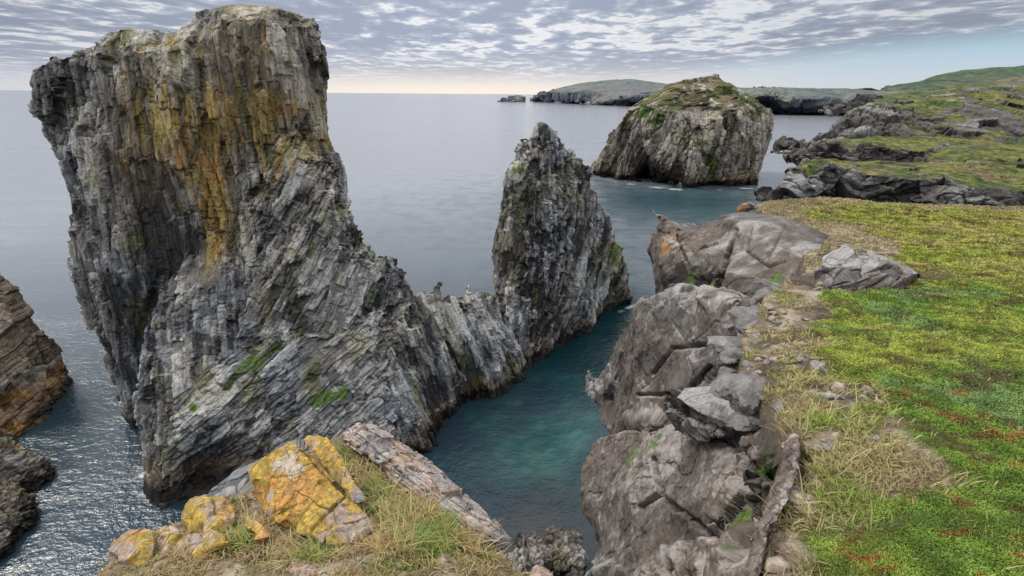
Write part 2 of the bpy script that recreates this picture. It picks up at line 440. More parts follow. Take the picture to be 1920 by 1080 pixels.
    res = t.mixc(cov, clear, cl)
    below = t.n('ShaderNodeMapRange'); t.l(el, below.inputs[0]); below.inputs[1].default_value = -0.02; below.inputs[2].default_value = 0.0
    res = t.mixc(below.outputs[0], (2.0, 2.4, 2.8), res)
    bg = t.n('ShaderNodeBackground'); bg.inputs[1].default_value = 0.1; t.l(res, bg.inputs[0])
    o = t.n('ShaderNodeOutputWorld'); t.l(bg.outputs[0], o.inputs[0])
SUN_E = math.radians(48); SUN_AZ = math.radians(-62)      # azimuth from straight ahead, negative = left
SUN_R = SUN_AZ
make_world()
sd = bpy.data.lights.new('sun', 'SUN'); so = bpy.data.objects.new('sun', sd); sc.collection.objects.link(so)
sd.energy = 2.3; sd.angle = math.radians(15); sd.color = (1, .95, .87)
sdir = Vector((math.sin(SUN_AZ)*math.cos(SUN_E), math.cos(SUN_AZ)*math.cos(SUN_E), math.sin(SUN_E)))
so.rotation_euler = sdir.to_track_quat('Z', 'Y').to_euler(); so.location = (0, -5, 60)
sc.view_settings.view_transform = 'Standard'; sc.view_settings.look = 'None'; sc.view_settings.exposure = 0
sc.cycles.max_bounces = 5; sc.cycles.diffuse_bounces = 3; sc.cycles.use_denoising = True

# ------------------------------------------------------------------ the sea
def make_sea():
    def axis(a, step, far):
        s = list(np.arange(0, a, step)); d = step
        while s[-1] < far: d *= 1.15; s.append(s[-1]+d)
        return np.array(s)
    xs = np.concatenate([-axis(60, .8, 45000)[::-1][:-1], axis(100, .7, 45000)]); ys = np.concatenate([-axis(20, 2, 20000)[::-1][:-1], axis(225, .7, 45000)])
    X, Y = np.meshgrid(xs, ys); V = np.stack([X.ravel(), Y.ravel(), np.zeros(X.size)], 1)
    nx, ny = len(xs), len(ys); i = np.arange(nx*ny).reshape(ny, nx)
    Q = np.stack([i[:-1, :-1].ravel(), i[:-1, 1:].ravel(), i[1:, 1:].ravel(), i[1:, :-1].ravel()], 1)
    def sb(px, py, r, st=1.0, wob=.35):
        c = Z(px, py, 0); d = np.hypot(V[:, 0]-c[0], (V[:, 1]-c[1])*st)/r
        return np.exp(-(d*(1+wob*fbm(V, (3, 3, 3), 3, 5)))**2)
    deep = C3(.018, .036, .052)*np.ones((len(V), 1)); 
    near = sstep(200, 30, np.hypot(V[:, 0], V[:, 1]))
    c = mix(C3(.255, .27, .30), deep, near)  # far water paler: sky reflection put into the base colour
    c = mix(c, C3(.005, .050, .060), np.clip(sb(1280, 380, 55, 1.2)*.9, 0, 1))
    c = mix(c, C3(.006, .034, .040), np.clip(sb(1120, 620, 9, .7)+sb(1150, 590, 8, .7)+sb(1060, 700, 6, .8), 0, 1))
    c = mix(c, C3(.010, .034, .044), np.clip(sb(1000, 820, 7, 1)*.9, 0, 1))
    sh = np.clip(sb(960, 880, 4.2, 1.0, .6)*1.0+sb(1010, 830, 4.0, 1, .6)*.7+sb(1060, 800, 3, 1, .6)*.5, 0, 1)*(0.55+.45*sstep(-.3, .3, fbm(V, (2.2, 2.2, 2), 3, 9)))
    c = mix(c, mix(C3(.03, .11, .10)*np.ones((len(V), 1)), C3(.06, .15, .13), sstep(-.1, .3, fbm(V, (.9, .9, 1), 4, 160, .7))), sh*.85)
    c = mix(c, C3(.055, .055, .055), np.clip(sb(1010, 980, 3.6, 1, .5), 0, 1)*.9)
    c = mix(c, C3(.008, .035, .045), np.clip(sb(170, 760, 8, 1), 0, 1)*.8)
    fo = np.zeros(len(V))
    for a_, b_, r_ in [((1125,334),(1160,342),1.6),((1160,342),(1225,350),1.6),((1225,350),(1290,358),1.6),((1345,356),(1420,352),1.0),((1110,618),(1186,572),.35),((870,772),(958,746),.3),((262,832),(290,975),.3)]:
        fo = np.maximum(fo, np.exp(-(seg_dist(V, Z(*a_, 0), Z(*b_, 0))/r_)**2))
    c = mix(c, C3(.7, .73, .74), sstep(.5, .85, fo*.6+.9*fbm(V, (5, 3, 3), 4, 66, .75)*(fo > .05))*.85)
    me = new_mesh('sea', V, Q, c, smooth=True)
    m = bpy.data.materials.new('sea_water'); t = NT(m)
    geo = t.n('ShaderNodeNewGeometry'); at = t.n('ShaderNodeAttribute', attribute_name='col')
    def nz(s, det, sx=1, sy=1, rz=0, rg=.55):
        mp = t.n('ShaderNodeMapping'); mp.inputs['Scale'].default_value = (sx, sy, 1); mp.inputs['Rotation'].default_value = (0, 0, math.radians(rz))
        t.l(geo.outputs['Position'], mp.inputs[0])
        n = t.n('ShaderNodeTexNoise', i_Scale=s, i_Detail=det, i_Roughness=rg, i_Distortion=.4); t.l(mp.outputs[0], n.inputs['Vector']); return n.outputs['Fac']
    h = t.math('ADD', t.math('MULTIPLY', nz(1.1, 4, .8, 1.2, 25), 1.0), t.math('MULTIPLY', nz(3.4, 3, .9, 1.15, -20), .42))
    h = t.math('ADD', h, t.math('MULTIPLY', nz(.16, 2, .6, 1.2, 10), 1.4)); h = t.math('ADD', h, t.math('MULTIPLY', nz(.035, 3, .5, 1.5, 5), 5.0))
    calm = t.ramp(nz(.035, 3, .5, 1.6, 0), [(.35, .35), (.65, 1.0)])
    b = t.n('ShaderNodeBump', i_Distance=.30); t.l(h, b.inputs['Height']); t.l(t.math('MULTIPLY', calm, .75), b.inputs['Strength'])
    p = t.n('ShaderNodeBsdfPrincipled'); t.l(at.outputs['Color'], p.inputs['Base Color']); t.l(b.outputs[0], p.inputs['Normal'])
    p.inputs['Roughness'].default_value = .14; p.inputs['IOR'].default_value = 1.333; p.inputs['Specular IOR Level'].default_value = .62
    # foam where marked
    o = t.n('ShaderNodeOutputMaterial'); t.l(p.outputs[0], o.inputs[0])
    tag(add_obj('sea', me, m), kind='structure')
make_sea()

# ------------------------------------------------------------------ sea stacks
def region(*pts_deg):
    return None
# --- great stack
A_out = [(54,136,45),(98,112,45.5),(163,103,46),(186,70,46),(238,56,46.5),(330,52,47),(352,44,47),(358,12,47),(420,5,47),(470,7,47),(522,13,47),(556,38,47.5),(590,45,47.5),(610,90,48),(618,130,48),(620,160,48),(610,190,48),(606,220,48),(625,270,48),(640,310,48),(655,370,48),(680,430,48),(640,560,46),(560,680,44),(420,760,43),(330,800,42.8),(268,828,'s'),(250,815,'s'),(236,790,43),(217,750,43.5),(215,700,44),(200,650,44),(178,620,44),(153,603,44),(145,560,44),(138,480,44),(133,440,44),(145,400,44.5),(140,370,45),(122,320,45),(110,285,45),(86,240,45),(57,190,45)]
A_in = [(95,205,45.2),(150,140,44.4),(150,190,46.2),(120,250,45.8),(160,320,43.6),(200,110,43.6),(250,100,43.2),(250,300,42.9),(330,85,43.5),(330,300,43.3),(360,60,44.3),(420,40,43.4),(420,200,43.2),(420,320,43.8),(500,45,43.2),(520,150,42.7),(530,250,43.6),(575,70,44.3),(580,200,44.2),(590,280,45),(200,450,42.6),(250,550,42.3),(290,480,43.1),(330,430,43.8),(370,380,43.4),(440,400,43.2),(200,560,42.4),(235,650,42.6),(242,740,42.5),(175,450,43),(250,400,42.7),(300,360,43.4),(320,520,43.5)]
B_out = [(500,310,43.5),(515,280,43.2),(540,268,43),(580,272,43.2),(612,290,43.5),(650,308,43.5),(640,340,43.8),(655,380,44),(672,410,44.5),(690,440,44.5),(700,470,44.5),(740,478,45),(765,510,45.5),(785,552,46),(800,580,46.5),(830,640,46.5),(870,700,46.5),(882,752,'s'),(860,785,'s'),(842,830,'s'),(815,875,'s'),(700,965,'s'),(560,1000,'s'),(400,1000,'s'),(330,1000,'s'),(280,982,'s'),(270,950,32.8),(274,900,33.3),(272,850,34.5),(260,790,35.5),(250,720,36.5),(255,660,37.5),(262,620,38.5),(285,570,39.5),(300,520,40.5),(345,500,42),(370,480,42.8),(385,440,43.2),(440,400,43),(470,340,43.2)]
B_in = [(540,300,42.1),(520,380,41.3),(600,330,42.2),(470,450,41.6),(560,420,40.9),(600,420,41.3),(630,370,42.6),(660,470,42.3),(700,520,42.8),(420,520,40.6),(350,560,39.5),(300,600,38.5),(500,540,40.4),(540,500,39.9),(600,520,41.0),(740,560,44),(800,640,45.0),(650,600,40.6),(560,620,39.6),(450,620,38.8),(330,680,36.6),(285,720,36.0),(420,700,37.3),(350,790,34.3),(410,800,34.4),(440,760,35.8),(430,850,36.2),(380,860,36.0),(330,870,34.0),(300,900,33),(310,780,35.0),(520,760,36.8),(600,740,37.6),(620,680,38.6),(700,640,40.8),(700,740,39.2),(780,700,42.2),(830,740,44.3),(780,780,40.8),(700,820,38.0),(600,830,36.2),(500,850,35.2),(450,930,34.5),(350,940,33.2),(550,930,33.5),(700,900,36.0),(780,850,38.8),(760,640,42.6)]
C_out = [(770,560,46.5),(790,546,47.5),(800,552,48),(815,541,48.5),(832,552,49),(845,553,50),(862,556,51),(874,550,52),(885,552,52.5),(905,543,53),(925,547,54),(945,585,57),(985,620,60),(1010,680,58),(1042,672,'s'),(1000,704,'s'),(962,742,'s'),(915,754,'s'),(868,768,'s'),(820,700,46.4),(790,600,46.2)]
C_in = [(850,610,48.6),(900,600,50.4),(870,660,47.6),(930,700,48.8),(930,620,51.3),(985,685,53.6),(900,680,48.2),(835,600,47.4),(880,730,47.6)]
def lean(lo, hi):      # distance in front of the tower face
    pass
XB = lambda V: V[:, 0] + 0.8*fbm(V, 3.0, 2, 12)
cA = P(420, 450, 41.5); cB = P(560, 620, 39.6); cBl = P(330, 850, 34.5); cR = P(640, 760, 38)
def m_butt(V):     # the leaning buttress
    w = 1.2*fbm(V, 3.0, 3, 13)
    n = (V[:, 0]-P(470,450,41.6)[0])*0.8 + (V[:, 2]-P(470,450,41.6)[2])*(-0.15)
    return (n+w > 0) & (V[:, 2] < P(540,268,43)[2]+0.5) & (V[:, 2] > P(560,600,40)[2]-1) & (V[:, 1] < 44.8)
def m_low(V):
    w = 1.5*fbm(V, 3.0, 3, 14)
    c = P(420, 690, 37.5)
    return ((V[:, 2]-c[2]) < 0.75*(V[:, 0]-c[0]) + 1.0 + w) & (V[:, 2] < P(560,600,40)[2]+w) & (V[:, 0] > c[0]-3.4)
def m_right(V):
    return (V[:, 0]+fbm(V, 3.0, 3, 15) > P(745,560,44)[0]) & (V[:, 2] < 16)
fr_stack = [(None, rot('Z', 15)),
            (m_butt, rot('Z', 25) @ rot('Y', 32), 1.4),
            (m_low, rot('Z', 20) @ rot('Y', 54), 1.5),
            (m_right, rot('Z', 40) @ rot('Y', -8), 1.3)]
def st_lichen(V):
    l = 2.0*blob(V,(402,405,43.4),1.35,4.6,1.6) + 1.0*blob(V,(400,300,43.4),2.2,3.4,1)+.75*blob(V,(400,200,43.4),3.4,2.2,1)+.75*blob(V,(480,250,43),3.4,2.2,1)
    l += .45*blob(V,(480,90,43.4),4,4,1)+.5*blob(V,(320,80,43.4),4,2.0,1)+.55*blob(V,(605,150,44.5),.8,4,1)+.7*blob(V,(530,195,44),1.6,1.2,1)+.45*blob(V,(300,230,43),3,4,1)
    l += .75*blob(V,(505,340,42),1.3,2.4,1,-30)+.6*blob(V,(440,430,42.5),1.3,2,1)+.5*blob(V,(550,470,41),1.3,4,1,-20)+.5*blob(V,(500,600,39.6),.8,3,1)+.42*blob(V,(240,250,43),4,6,1)+.5*blob(V,(590,280,43),2,1,1)
    return l+.12
def st_dark(V):
    d = .3*blob(V,(315,415,44.5),2.3,5.0,1)+.35*blob(V,(260,480,43),2.5,6,1)+.5*blob(V,(115,200,45.5),1.9,3.6,1)+.55*blob(V,(430,880,35.5),3.0,3.4,1)
    d += .38*blob(V,(240,700,42.5),3,6,1)+.4*blob(V,(340,900,34),3,2.5,1)+.3*blob(V,(860,720,46),3,3,1)+.35*blob(V,(780,820,40),5,2.0,1)
    d -= .22*blob(V,(560,450,41),4,7,1)+.12*blob(V,(330,650,37.5),3,5,1)+.22*blob(V,(600,700,38),6,3,1)+.15*blob(V,(200,400,43),2,5,1)
    return d
def st_warm(V):
    return .5*blob(V,(400,370,43.4),2.4,5,1)+.4*blob(V,(540,230,43.5),3,2.5,1)+.35*blob(V,(480,100,43),5,5,1)+.3*blob(V,(250,350,43),4,6,1)
def st_green(V):
    g = np.zeros(len(V))
    for (a, b, y) in [((385,752,36.4),(470,680,37.8),0),((470,680,37.8),(525,645,39),0),((590,755,37.2),(640,735,38.2),0)]:
        g = np.maximum(g, np.exp(-(seg_dist(V, PT(a), PT(b))/.55)**2))
    for p in [(330,577,38.8),(155,222,44.8),(137,250,45),(205,298,43.2),(360,765,35.3),(372,745,36),(700,560,43),(545,625,39.8)]:
        g = np.maximum(g, .85*np.exp(-(np.linalg.norm(V-PT(p), axis=1)/.45)**2))
    top = sstep(.35, .7, V[:, 2]-33.2)*0
    return g+.0*top
def c_stack(V, N0, N, q, ch, disp):
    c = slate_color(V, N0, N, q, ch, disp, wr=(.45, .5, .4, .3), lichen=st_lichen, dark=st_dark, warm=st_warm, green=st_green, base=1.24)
    tp = sstep(.75, 1.0, N0[:, 2]+.25*fbm(V, 1.2, 3, 19))*sstep(24, 27, V[:, 2])     # turf on the summit
    c[:, :3] = mix(c[:, :3], C3(.16, .16, .06)*(0.6+.8*ch['r'][-1][:, None]), tp*.6)
    return c
OCT_STACK = [((.85, 1.4, 4.4), .17, .7, .17, .08, 'b'), ((.38, .7, 2.2), .11, .8, .11, .10, 'b'), ((.20, .35, .9), .045, 1.0, .03, .13)]
FC_STACK = [((1.7, 2.4, 6.0), .9, .30, .10), ((.7, 1.1, 3.0), .85, .11, .16)]
rock('sea_stack', 'huge grey slate sea stack with yellow lichen streaks, flaring wide at its top', 'sea stack',
     [(A_out, A_in, 10), (B_out, B_in, 8), (C_out, C_in, 7)], 0.17, 1, OCT_STACK, fr_stack, c_stack, M_stack,
     macro=[((5, 5, 8), .5, 3)], warp=(.22, (3, 3, 6)), seed=1, smooth_it=1, topk=.6, tipz=1.0, facets=FC_STACK, ampmod=True)

# --- pointed pillar
D_out = [(1010,228,66),(1022,232,66),(1045,252,66),(1065,275,67),(1085,300,68),(1112,318,69),(1115,350,70),(1118,372,71),(1140,395,72),(1150,430,73),(1160,470,74),(1172,495,74.5),(1183,525,75),(1180,550,75.4),(1186,566,'s'),(1150,584,'s'),(1105,613,'s'),(1090,638,'s'),(1045,668,'s'),(1000,702,'s'),(960,712,52.5),(945,650,56),(938,590,59),(928,550,61),(926,500,62),(933,440,62),(938,390,63),(940,345,63),(952,318,64),(962,300,64.5),(975,268,65),(985,262,65),(992,272,65.2),(999,240,65.5)]
D_in = [(1010,262,64.6),(1030,300,64),(1000,330,62),(960,350,62),(950,450,60.6),(952,540,58.3),(985,450,59.4),(1000,370,62.4),(1010,410,61.8),(1040,400,61.0),(1080,350,66),(1060,480,60.2),(1020,500,57.8),(1010,580,56.3),(1070,560,60.6),(1120,450,68),(1130,530,70),(1100,600,65),(1050,625,60.6),(1000,650,55.8),(1160,535,73.2),(975,620,55.6)]
def pl_green(V):
    g = .5*blob(V,(975,340,63),1.4,4)+.55*blob(V,(1155,480,73),2.2,4)+.35*blob(V,(960,450,61),1.5,5)+.4*blob(V,(1090,310,67.5),2,1.5)
    return g*.9
def pl_lich(V): return .3*blob(V,(960,420,61),2.5,7)+.55*blob(V,(1155,480,73),2.4,4)+.3*blob(V,(1090,300,67.5),2,2)+.1
def pl_dark(V): return .35*blob(V,(1003,400,62),.9,5)+.25*blob(V,(960,560,58.5),3,3)+.2*blob(V,(1000,650,56),4,3)+.06
c_pillar = lambda *a: slate_color(*a, wr=(.4, .55, .5, .35), lichen=pl_lich, green=pl_green, dark=pl_dark, base=1.12)
rock('rock_pillar', 'pointed grey rock pillar rising from the water between the great stack and the green-topped island', 'sea stack',
     [(D_out, D_in, 9)], 0.22, 1, [((.85, 1.4, 3.8), .2, .8, .2, .09, 'b'), ((.42, .7, 1.7), .13, .9, .12, .1, 'b'), ((.25, .4, .7), .06, 1, .04, .15)],
     [(None, rot('Z', 20) @ rot('Y', 5)), (lambda V: XB(V) > P(1030, 500, 59)[0]+.22*(V[:, 2]-8), rot('Z', 55) @ rot('Y', 30))], c_pillar, M_stack,
     macro=[((5, 5, 8), .5, 3)], warp=(.3, (3, 3, 6)), seed=2, smooth_it=1, tipz=4, ampmod=True, facets=[((1.6, 2.4, 5.0), .85, .3, .12), ((.75, 1.1, 2.2), .8, .14, .22)])

# --- island with cave
G_out = [(1116,314,208),(1125,300,210),(1135,270,208),(1145,247,206),(1160,225,205),(1172,203,205),(1185,192,205),(1205,180,206),(1230,165,208),(1250,153,208),(1275,149,208),(1300,144,208),(1325,145,208),(1340,139,208),(1360,147,208),(1380,160,208),(1410,180,208),(1432,195,206),(1445,212,205),(1447,240,204),(1442,270,202),(1432,300,200),(1422,330,197),(1417,350,'s'),(1340,352,'s'),(1295,357,'s'),(1245,348,'s'),(1225,346,'s'),(1190,344,'s'),(1150,338,'s'),(1114,327,'s')]
G_in = [(1180,260,200),(1200,222,197),(1250,205,192),(1240,260,191),(1213,325,214),(1205,335,212),(1196,322,200),(1215,296,197),(1238,318,187),(1300,225,189),(1290,300,181),(1320,230,188),(1318,290,186),(1310,340,183),(1380,212,189),(1390,290,186),(1420,240,194),(1300,185,199),(1350,180,198),(1150,290,203),(1172,315,201),(1400,330,188)]
def is_top(V): return sstep(24.2, 26.5, V[:, 2]+1.8*fbm(V, 8, 3, 3)-.02*(V[:, 0]-60)**2*.04)
def c_island(V, N0, N, q, ch, disp):
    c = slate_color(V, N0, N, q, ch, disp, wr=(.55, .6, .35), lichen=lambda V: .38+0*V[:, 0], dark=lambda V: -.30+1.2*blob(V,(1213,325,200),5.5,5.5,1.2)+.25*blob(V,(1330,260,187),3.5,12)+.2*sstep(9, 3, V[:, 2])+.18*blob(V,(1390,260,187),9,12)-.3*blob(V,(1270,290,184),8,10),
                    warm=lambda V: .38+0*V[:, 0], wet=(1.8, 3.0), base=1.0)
    g = .7*blob(V,(1295,265,190),6,2.5)+.75*blob(V,(1340,310,185),3,5)+.75*blob(V,(1215,205,198),5,5)+.5*blob(V,(1420,212,196),7,3)
    gm = sstep(.3, .55, g*.9+.4*fbm(V, 3, 4, 8)*(g > .1)); c[:, :3] = mix(c[:, :3], C3(.085, .12, .03)*(.6+.8*ch['r'][2][:, None]), gm)
    t = is_top(V); br = mix(C3(.16, .125, .075), C3(.115, .125, .045), sstep(-.1, .3, fbm(V, 7, 3, 11)))
    br = mix(br, C3(.44, .42, .38), sstep(.25, .5, fbm(V, 1.6, 3, 17)+.35*fbm(V, 6, 2, 18))*.8)*(.55+.8*ch['r'][2][:, None])
    c[:, :3] = mix(c[:, :3], br, t)
    cv = sstep(1.0, .35, np.sqrt(((V[:, 0]-P(1213,335,200)[0])/6.5)**2+((V[:, 2]-1)/8.0)**2)); c[:, :3] *= (1-.8*cv)[:, None]  # cave shade painted into the rock colour, over the modelled hollow
    return c
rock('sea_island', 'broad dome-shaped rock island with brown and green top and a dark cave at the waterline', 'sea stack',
     [(G_out, G_in, 40)], 0.62, 1, [((4.5, 6, 26), .7, .8, .7, .08), ((1.8, 3, 11), .55, .8, .5, .12, 'b'), ((1.1, 1.6, 3.0), .38, .9, .2, .12)],
     [(None, rot('Y', 8)), (lambda V: V[:, 0] < P(1250, 250, 195)[0], rot('Y', 16)), (lambda V: V[:, 2] > 25.5+.8*fbm(V, 6, 2, 3), rot('Y', 80))], c_island, M_far,
     macro=[((16, 16, 20), 1.4, 3)], warp=(.8, (9, 9, 16)), seed=3, smooth_it=2, topk=.7, facets=[((4, 6, 13), .6, .5, .10)])

# --- rocks at the left edge and in the cove
E_out = [(-90,470,50),(0,513,49.5),(30,540,49),(55,582,49),(80,620,49),(105,648,49.5),(120,672,50),(133,700,50.5),(148,715,'s'),(120,755,'s'),(85,802,'s'),(50,830,'s'),(-90,860,'s')]
E_in = [(0,600,46.5),(50,650,46.8),(90,700,48),(20,740,44),(60,780,44),(-30,700,44),(110,715,49.3)]
F1_out = [(-90,795,'z3'),(0,813,'z2.6'),(30,825,'z2.4'),(60,843,'z2'),(98,868,'z.8'),(106,892,'s'),(72,940,'s'),(30,960,'s'),(0,960,'s'),(-90,960,'s')]
F1_in = [(20,860,'z2.2'),(60,890,'z1.2'),(85,885,'z1'),(-30,860,'z2.6'),(20,910,'z.9')]
F2_out = [(-90,880,'z3'),(0,896,'z2.4'),(40,912,'z1.8'),(75,933,'z.8'),(82,950,'s'),(70,995,'s'),(45,1045,'s'),(10,1085,'s'),(-90,1140,'s')]
F2_in = [(0,940,'z2.2'),(40,960,'z1.5'),(20,1005,'z.9'),(60,960,'z.8'),(-40,1000,'z2')]
e_warm = lambda V: .9+0*V[:, 0]
c_left = lambda *a: slate_color(*a, wr=(.35, .5, .4), warm=lambda V: .85*sstep(3, 6, V[:, 2]), lichen=lambda V: .25+0*V[:, 0], dark=lambda V: .1+0*V[:, 0], wet=(.7, 2.6), rust=1.8)
rock('cliff_rock', 'tall brownish cliff rock with slanting ledges cut off by the left edge of the frame', 'cliff', [(E_out, E_in, 9)], 0.2, 1,
     [((1.4, 1.8, 4.0), .14, .8, .16, .06, 'b'), ((.5, .9, 2.2), .06, .9, .08, .08, 'b'), ((.28, .5, 1.2), .03, 1, .03, .12)], [(None, rot('Y', 38))], c_left, M_stack, macro=[((4, 4, 4), .3, 3)], warp=(.3, (3, 3, 4)), seed=4, facets=[((2.4, 2.8, 4.0), .9, .3, .10)])
c_low = lambda *a: slate_color(*a, wr=(.3, .45, .4), warm=lambda V: .25+0*V[:, 0], lichen=lambda V: .12+0*V[:, 0], dark=lambda V: .2+0*V[:, 0], wet=(.8, 1.8), rust=.8)
FL = [((1.3, 1.8, 2.2), .8, .22, .15)]
OL = [((.9, 1.5, 1.8), .12, .9, .14, .1), ((.42, .6, .8), .14, .9, .1, .1), ((.2, .3, .4), .06, 1, .05, .12)]
rock('shore_rock', 'dark low shore rock below the brownish cliff, upper of the two at the lower left', 'rock', [(F1_out, F1_in, 5)], 0.16, 1, OL, [(None, rot('Y', 50))], c_low, M_stack, macro=[((3, 3, 3), .3, 3)], warp=(.3, (2, 2, 2)), seed=5, facets=FL)
rock('shore_rock', 'dark low shore rock at the water, lower of the two at the lower left corner', 'rock', [(F2_out, F2_in, 5)], 0.16, 1, OL, [(None, rot('Y', 55))], c_low, M_stack, macro=[((3, 3, 3), .3, 3)], warp=(.3, (2, 2, 2)), seed=6, facets=FL)
H_out = [(955,1000,'s'),(975,980,'s'),(1020,976,'s'),(1065,978,'s'),(1100,1000,'s'),(1115,1050,'s'),(1100,1130,'s'),(960,1130,'s'),(940,1050,'s')]
H_in = [(985,1010,'z.6'),(1050,1005,'z.8'),(1020,1050,'z1.2'),(1080,1040,'z1.3'),(980,1060,'z1.2'),(1020,995,'z.4')]
c_weed = lambda *a: slate_color(*a, wr=(.3, .5, .5), dark=lambda V: .2+0*V[:, 0], warm=lambda V: .3+0*V[:, 0], lichen=lambda V: .12+0*V[:, 0], wet=(.2, .6), rust=.4)
rock('shore_rock', 'black wet seaweed-covered rocks in the bottom of the cove', 'rock', [(H_out, H_in, 4)], 0.12, 1, OL, [(None, rot('Y', 20))], c_weed, M_stack, macro=[((2, 2, 2), .25, 3)], warp=(.3, (2, 2, 2)), seed=7)

# ------------------------------------------------------------------ right-hand cliff rocks
CL_D = C3(.035, .030, .030); CL = C3(.116, .103, .094); CL_L = C3(.31, .302, .295)
def cliff_color(V, N0, N, q, ch, disp, lich=None, green=None, light=None, warm=0.0, base=1.0, tonew=(.3, .16, .14, .12)):
    r = ch['r']; e = ch['e']
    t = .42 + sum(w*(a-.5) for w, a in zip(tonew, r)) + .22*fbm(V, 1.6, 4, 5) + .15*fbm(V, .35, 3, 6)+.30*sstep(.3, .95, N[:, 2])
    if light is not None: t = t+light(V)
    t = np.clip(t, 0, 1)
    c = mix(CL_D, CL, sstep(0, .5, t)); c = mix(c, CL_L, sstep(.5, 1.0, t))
    c = c*mix(C3(1, 1, 1), C3(1.13, 1.01, .93), np.clip(.3+warm+fbm(V, 2.2, 3, 31), 0, 1))
    cr = np.maximum.reduce([np.clip(x, 0, 1) for x in e]); c = c*(1-.4*sstep(.5, 1, cr))[:, None]
    pale = sstep(.42, .62, fbm(V, .3, 4, 72)); c = mix(c, C3(.36, .36, .34), pale*.25)
    if lich is not None:
        m = sstep(.35, .6, lich(V)+.5*fbm(V, .25, 4, 73)*(lich(V) > .1)); c = mix(c, ORANGE*.9, m*.7)
    if green is not None:
        g = sstep(.35, .55, green(V)+.5*fbm(V, .3, 4, 74)*(green(V) > .1)); c = mix(c, GREEN*(.7+.7*r[-1][:, None]), g*.85)
    return np.concatenate([c*base, np.ones((len(V), 1))], 1)
def spots(lst, V, k=1.0):
    o = np.zeros(len(V))
    for (p, rr) in lst: o = np.maximum(o, np.exp(-(np.linalg.norm(V-PT(p), axis=1)/rr)**2))
    return o*k
R1_out = [(1232,412,21),(1240,402,21),(1252,404,20.9),(1268,417,20.8),(1284,432,20.5),(1296,420,21),(1318,414,21),(1345,408,21),(1385,397,20.5),(1450,402,19),(1500,418,17.5),(1560,440,16),(1572,480,14.6),(1535,505,13.6),(1512,545,12.5),(1470,580,11.6),(1400,610,12.5),(1300,610,15),(1232,580,19),(1224,545,20.5),(1220,480,21),(1226,440,21)]
R1_in = [(1252,450,19.6),(1288,446,19.9),(1300,435,19.6),(1345,428,19.4),(1372,412,18.3),(1400,418,17.8),(1320,460,18),(1300,500,17.4),(1368,500,16.1),(1250,520,18.4),(1405,470,16.2),(1450,425,16.6),(1485,475,14.7),(1440,515,14.4),(1505,455,15.2),(1380,552,15.2),(1450,562,13.2),(1300,548,17.2)]
RO = [((1.6, 1.3, 1.5), .015, 1.0, .035, .016), ((.6, .5, .6), .008, 1.0, .012, .03), ((.2, .18, .18), .005, 1, .003, .08)]
RF = [((2.1, 1.8, 1.9), .85, .12, .10), ((.85, .7, .8), .8, .035, .14), ((.3, .26, .28), .7, .014, .2)]
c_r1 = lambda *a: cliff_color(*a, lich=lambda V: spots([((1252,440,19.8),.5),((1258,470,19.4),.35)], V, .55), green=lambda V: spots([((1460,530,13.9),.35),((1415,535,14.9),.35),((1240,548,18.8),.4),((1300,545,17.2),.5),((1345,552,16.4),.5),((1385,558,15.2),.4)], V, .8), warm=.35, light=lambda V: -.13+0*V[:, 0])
rock('cliff_block', 'large purplish grey cliff block with a long dark crack and a pointed left corner', 'rock', [(R1_out, R1_in, 5)], .085, 1, RO, [(None, rot('Y', 15))], c_r1, M_cliff,
     macro=[((3, 3, 3), .05, 3)], warp=(.12, (2, 2, 2)), seed=11, facets=[((1.5, 1.3, 1.3), .92, .12, .12), ((.7, .55, .8), .92, .055, .18), ((.3, .24, .36), .85, .018, .22)], smooth_it=1, tipz=1.5, cracks=[([(1380,428,17.3),(1366,470,16.7),(1352,515,16.2),(1338,555,15.9)], .05, .6), ([(1475,420,16.3),(1440,480,15.5)], .05, .2), ([(1290,500,17.5),(1270,440,19.4)], .04, .15), ([(1300,470,17.8),(1345,455,17.6)], .035, .12), ([(1400,470,16.3),(1440,500,15),(1470,490,14.8)], .035, .15), ([(1410,425,17.2),(1400,470,16.3)], .03, .12)])
R2_out = [(1163,600,18.5),(1185,582,17.5),(1215,562,16.4),(1240,548,15.6),(1265,533,15),(1330,530,14),(1375,545,12.5),(1420,562,11),(1425,600,10.3),(1430,660,9),(1440,720,8.2),(1460,780,7.3),(1440,830,7.5),(1350,870,9.5),(1250,870,12),(1150,850,15),(1133,810,16.3),(1141,792,17),(1115,768,18.5),(1102,745,19.5),(1122,708,19.5),(1150,660,19),(1160,630,18.8)]
R2_in = [(1230,600,14.7),(1300,568,12.9),(1250,650,13.8),(1200,680,15.6),(1190,640,16.2),(1330,620,11.9),(1380,595,11.2),(1300,690,11.8),(1340,680,11.7),(1180,740,15.6),(1230,760,13.6),(1215,715,15.2),(1290,740,11.9),(1270,770,12.6),(1390,650,10.3),(1400,700,9.5),(1380,722,9.9),(1330,800,10.6),(1200,820,14),(1400,760,9),(1420,800,8.4),(1360,640,11.3),(1255,600,14.2)]
c_r2 = lambda *a: cliff_color(*a, lich=lambda V: spots([((1330,540,13.6),.22),((1345,555,13.2),.14),((1320,575,12.9),.13),((1340,600,12.4),.1)], V, .8), light=lambda V: spots([((1310,548,13.6),.9),((1390,590,11.2),.7),((1400,700,9.6),.5)], V, .22), warm=.1)
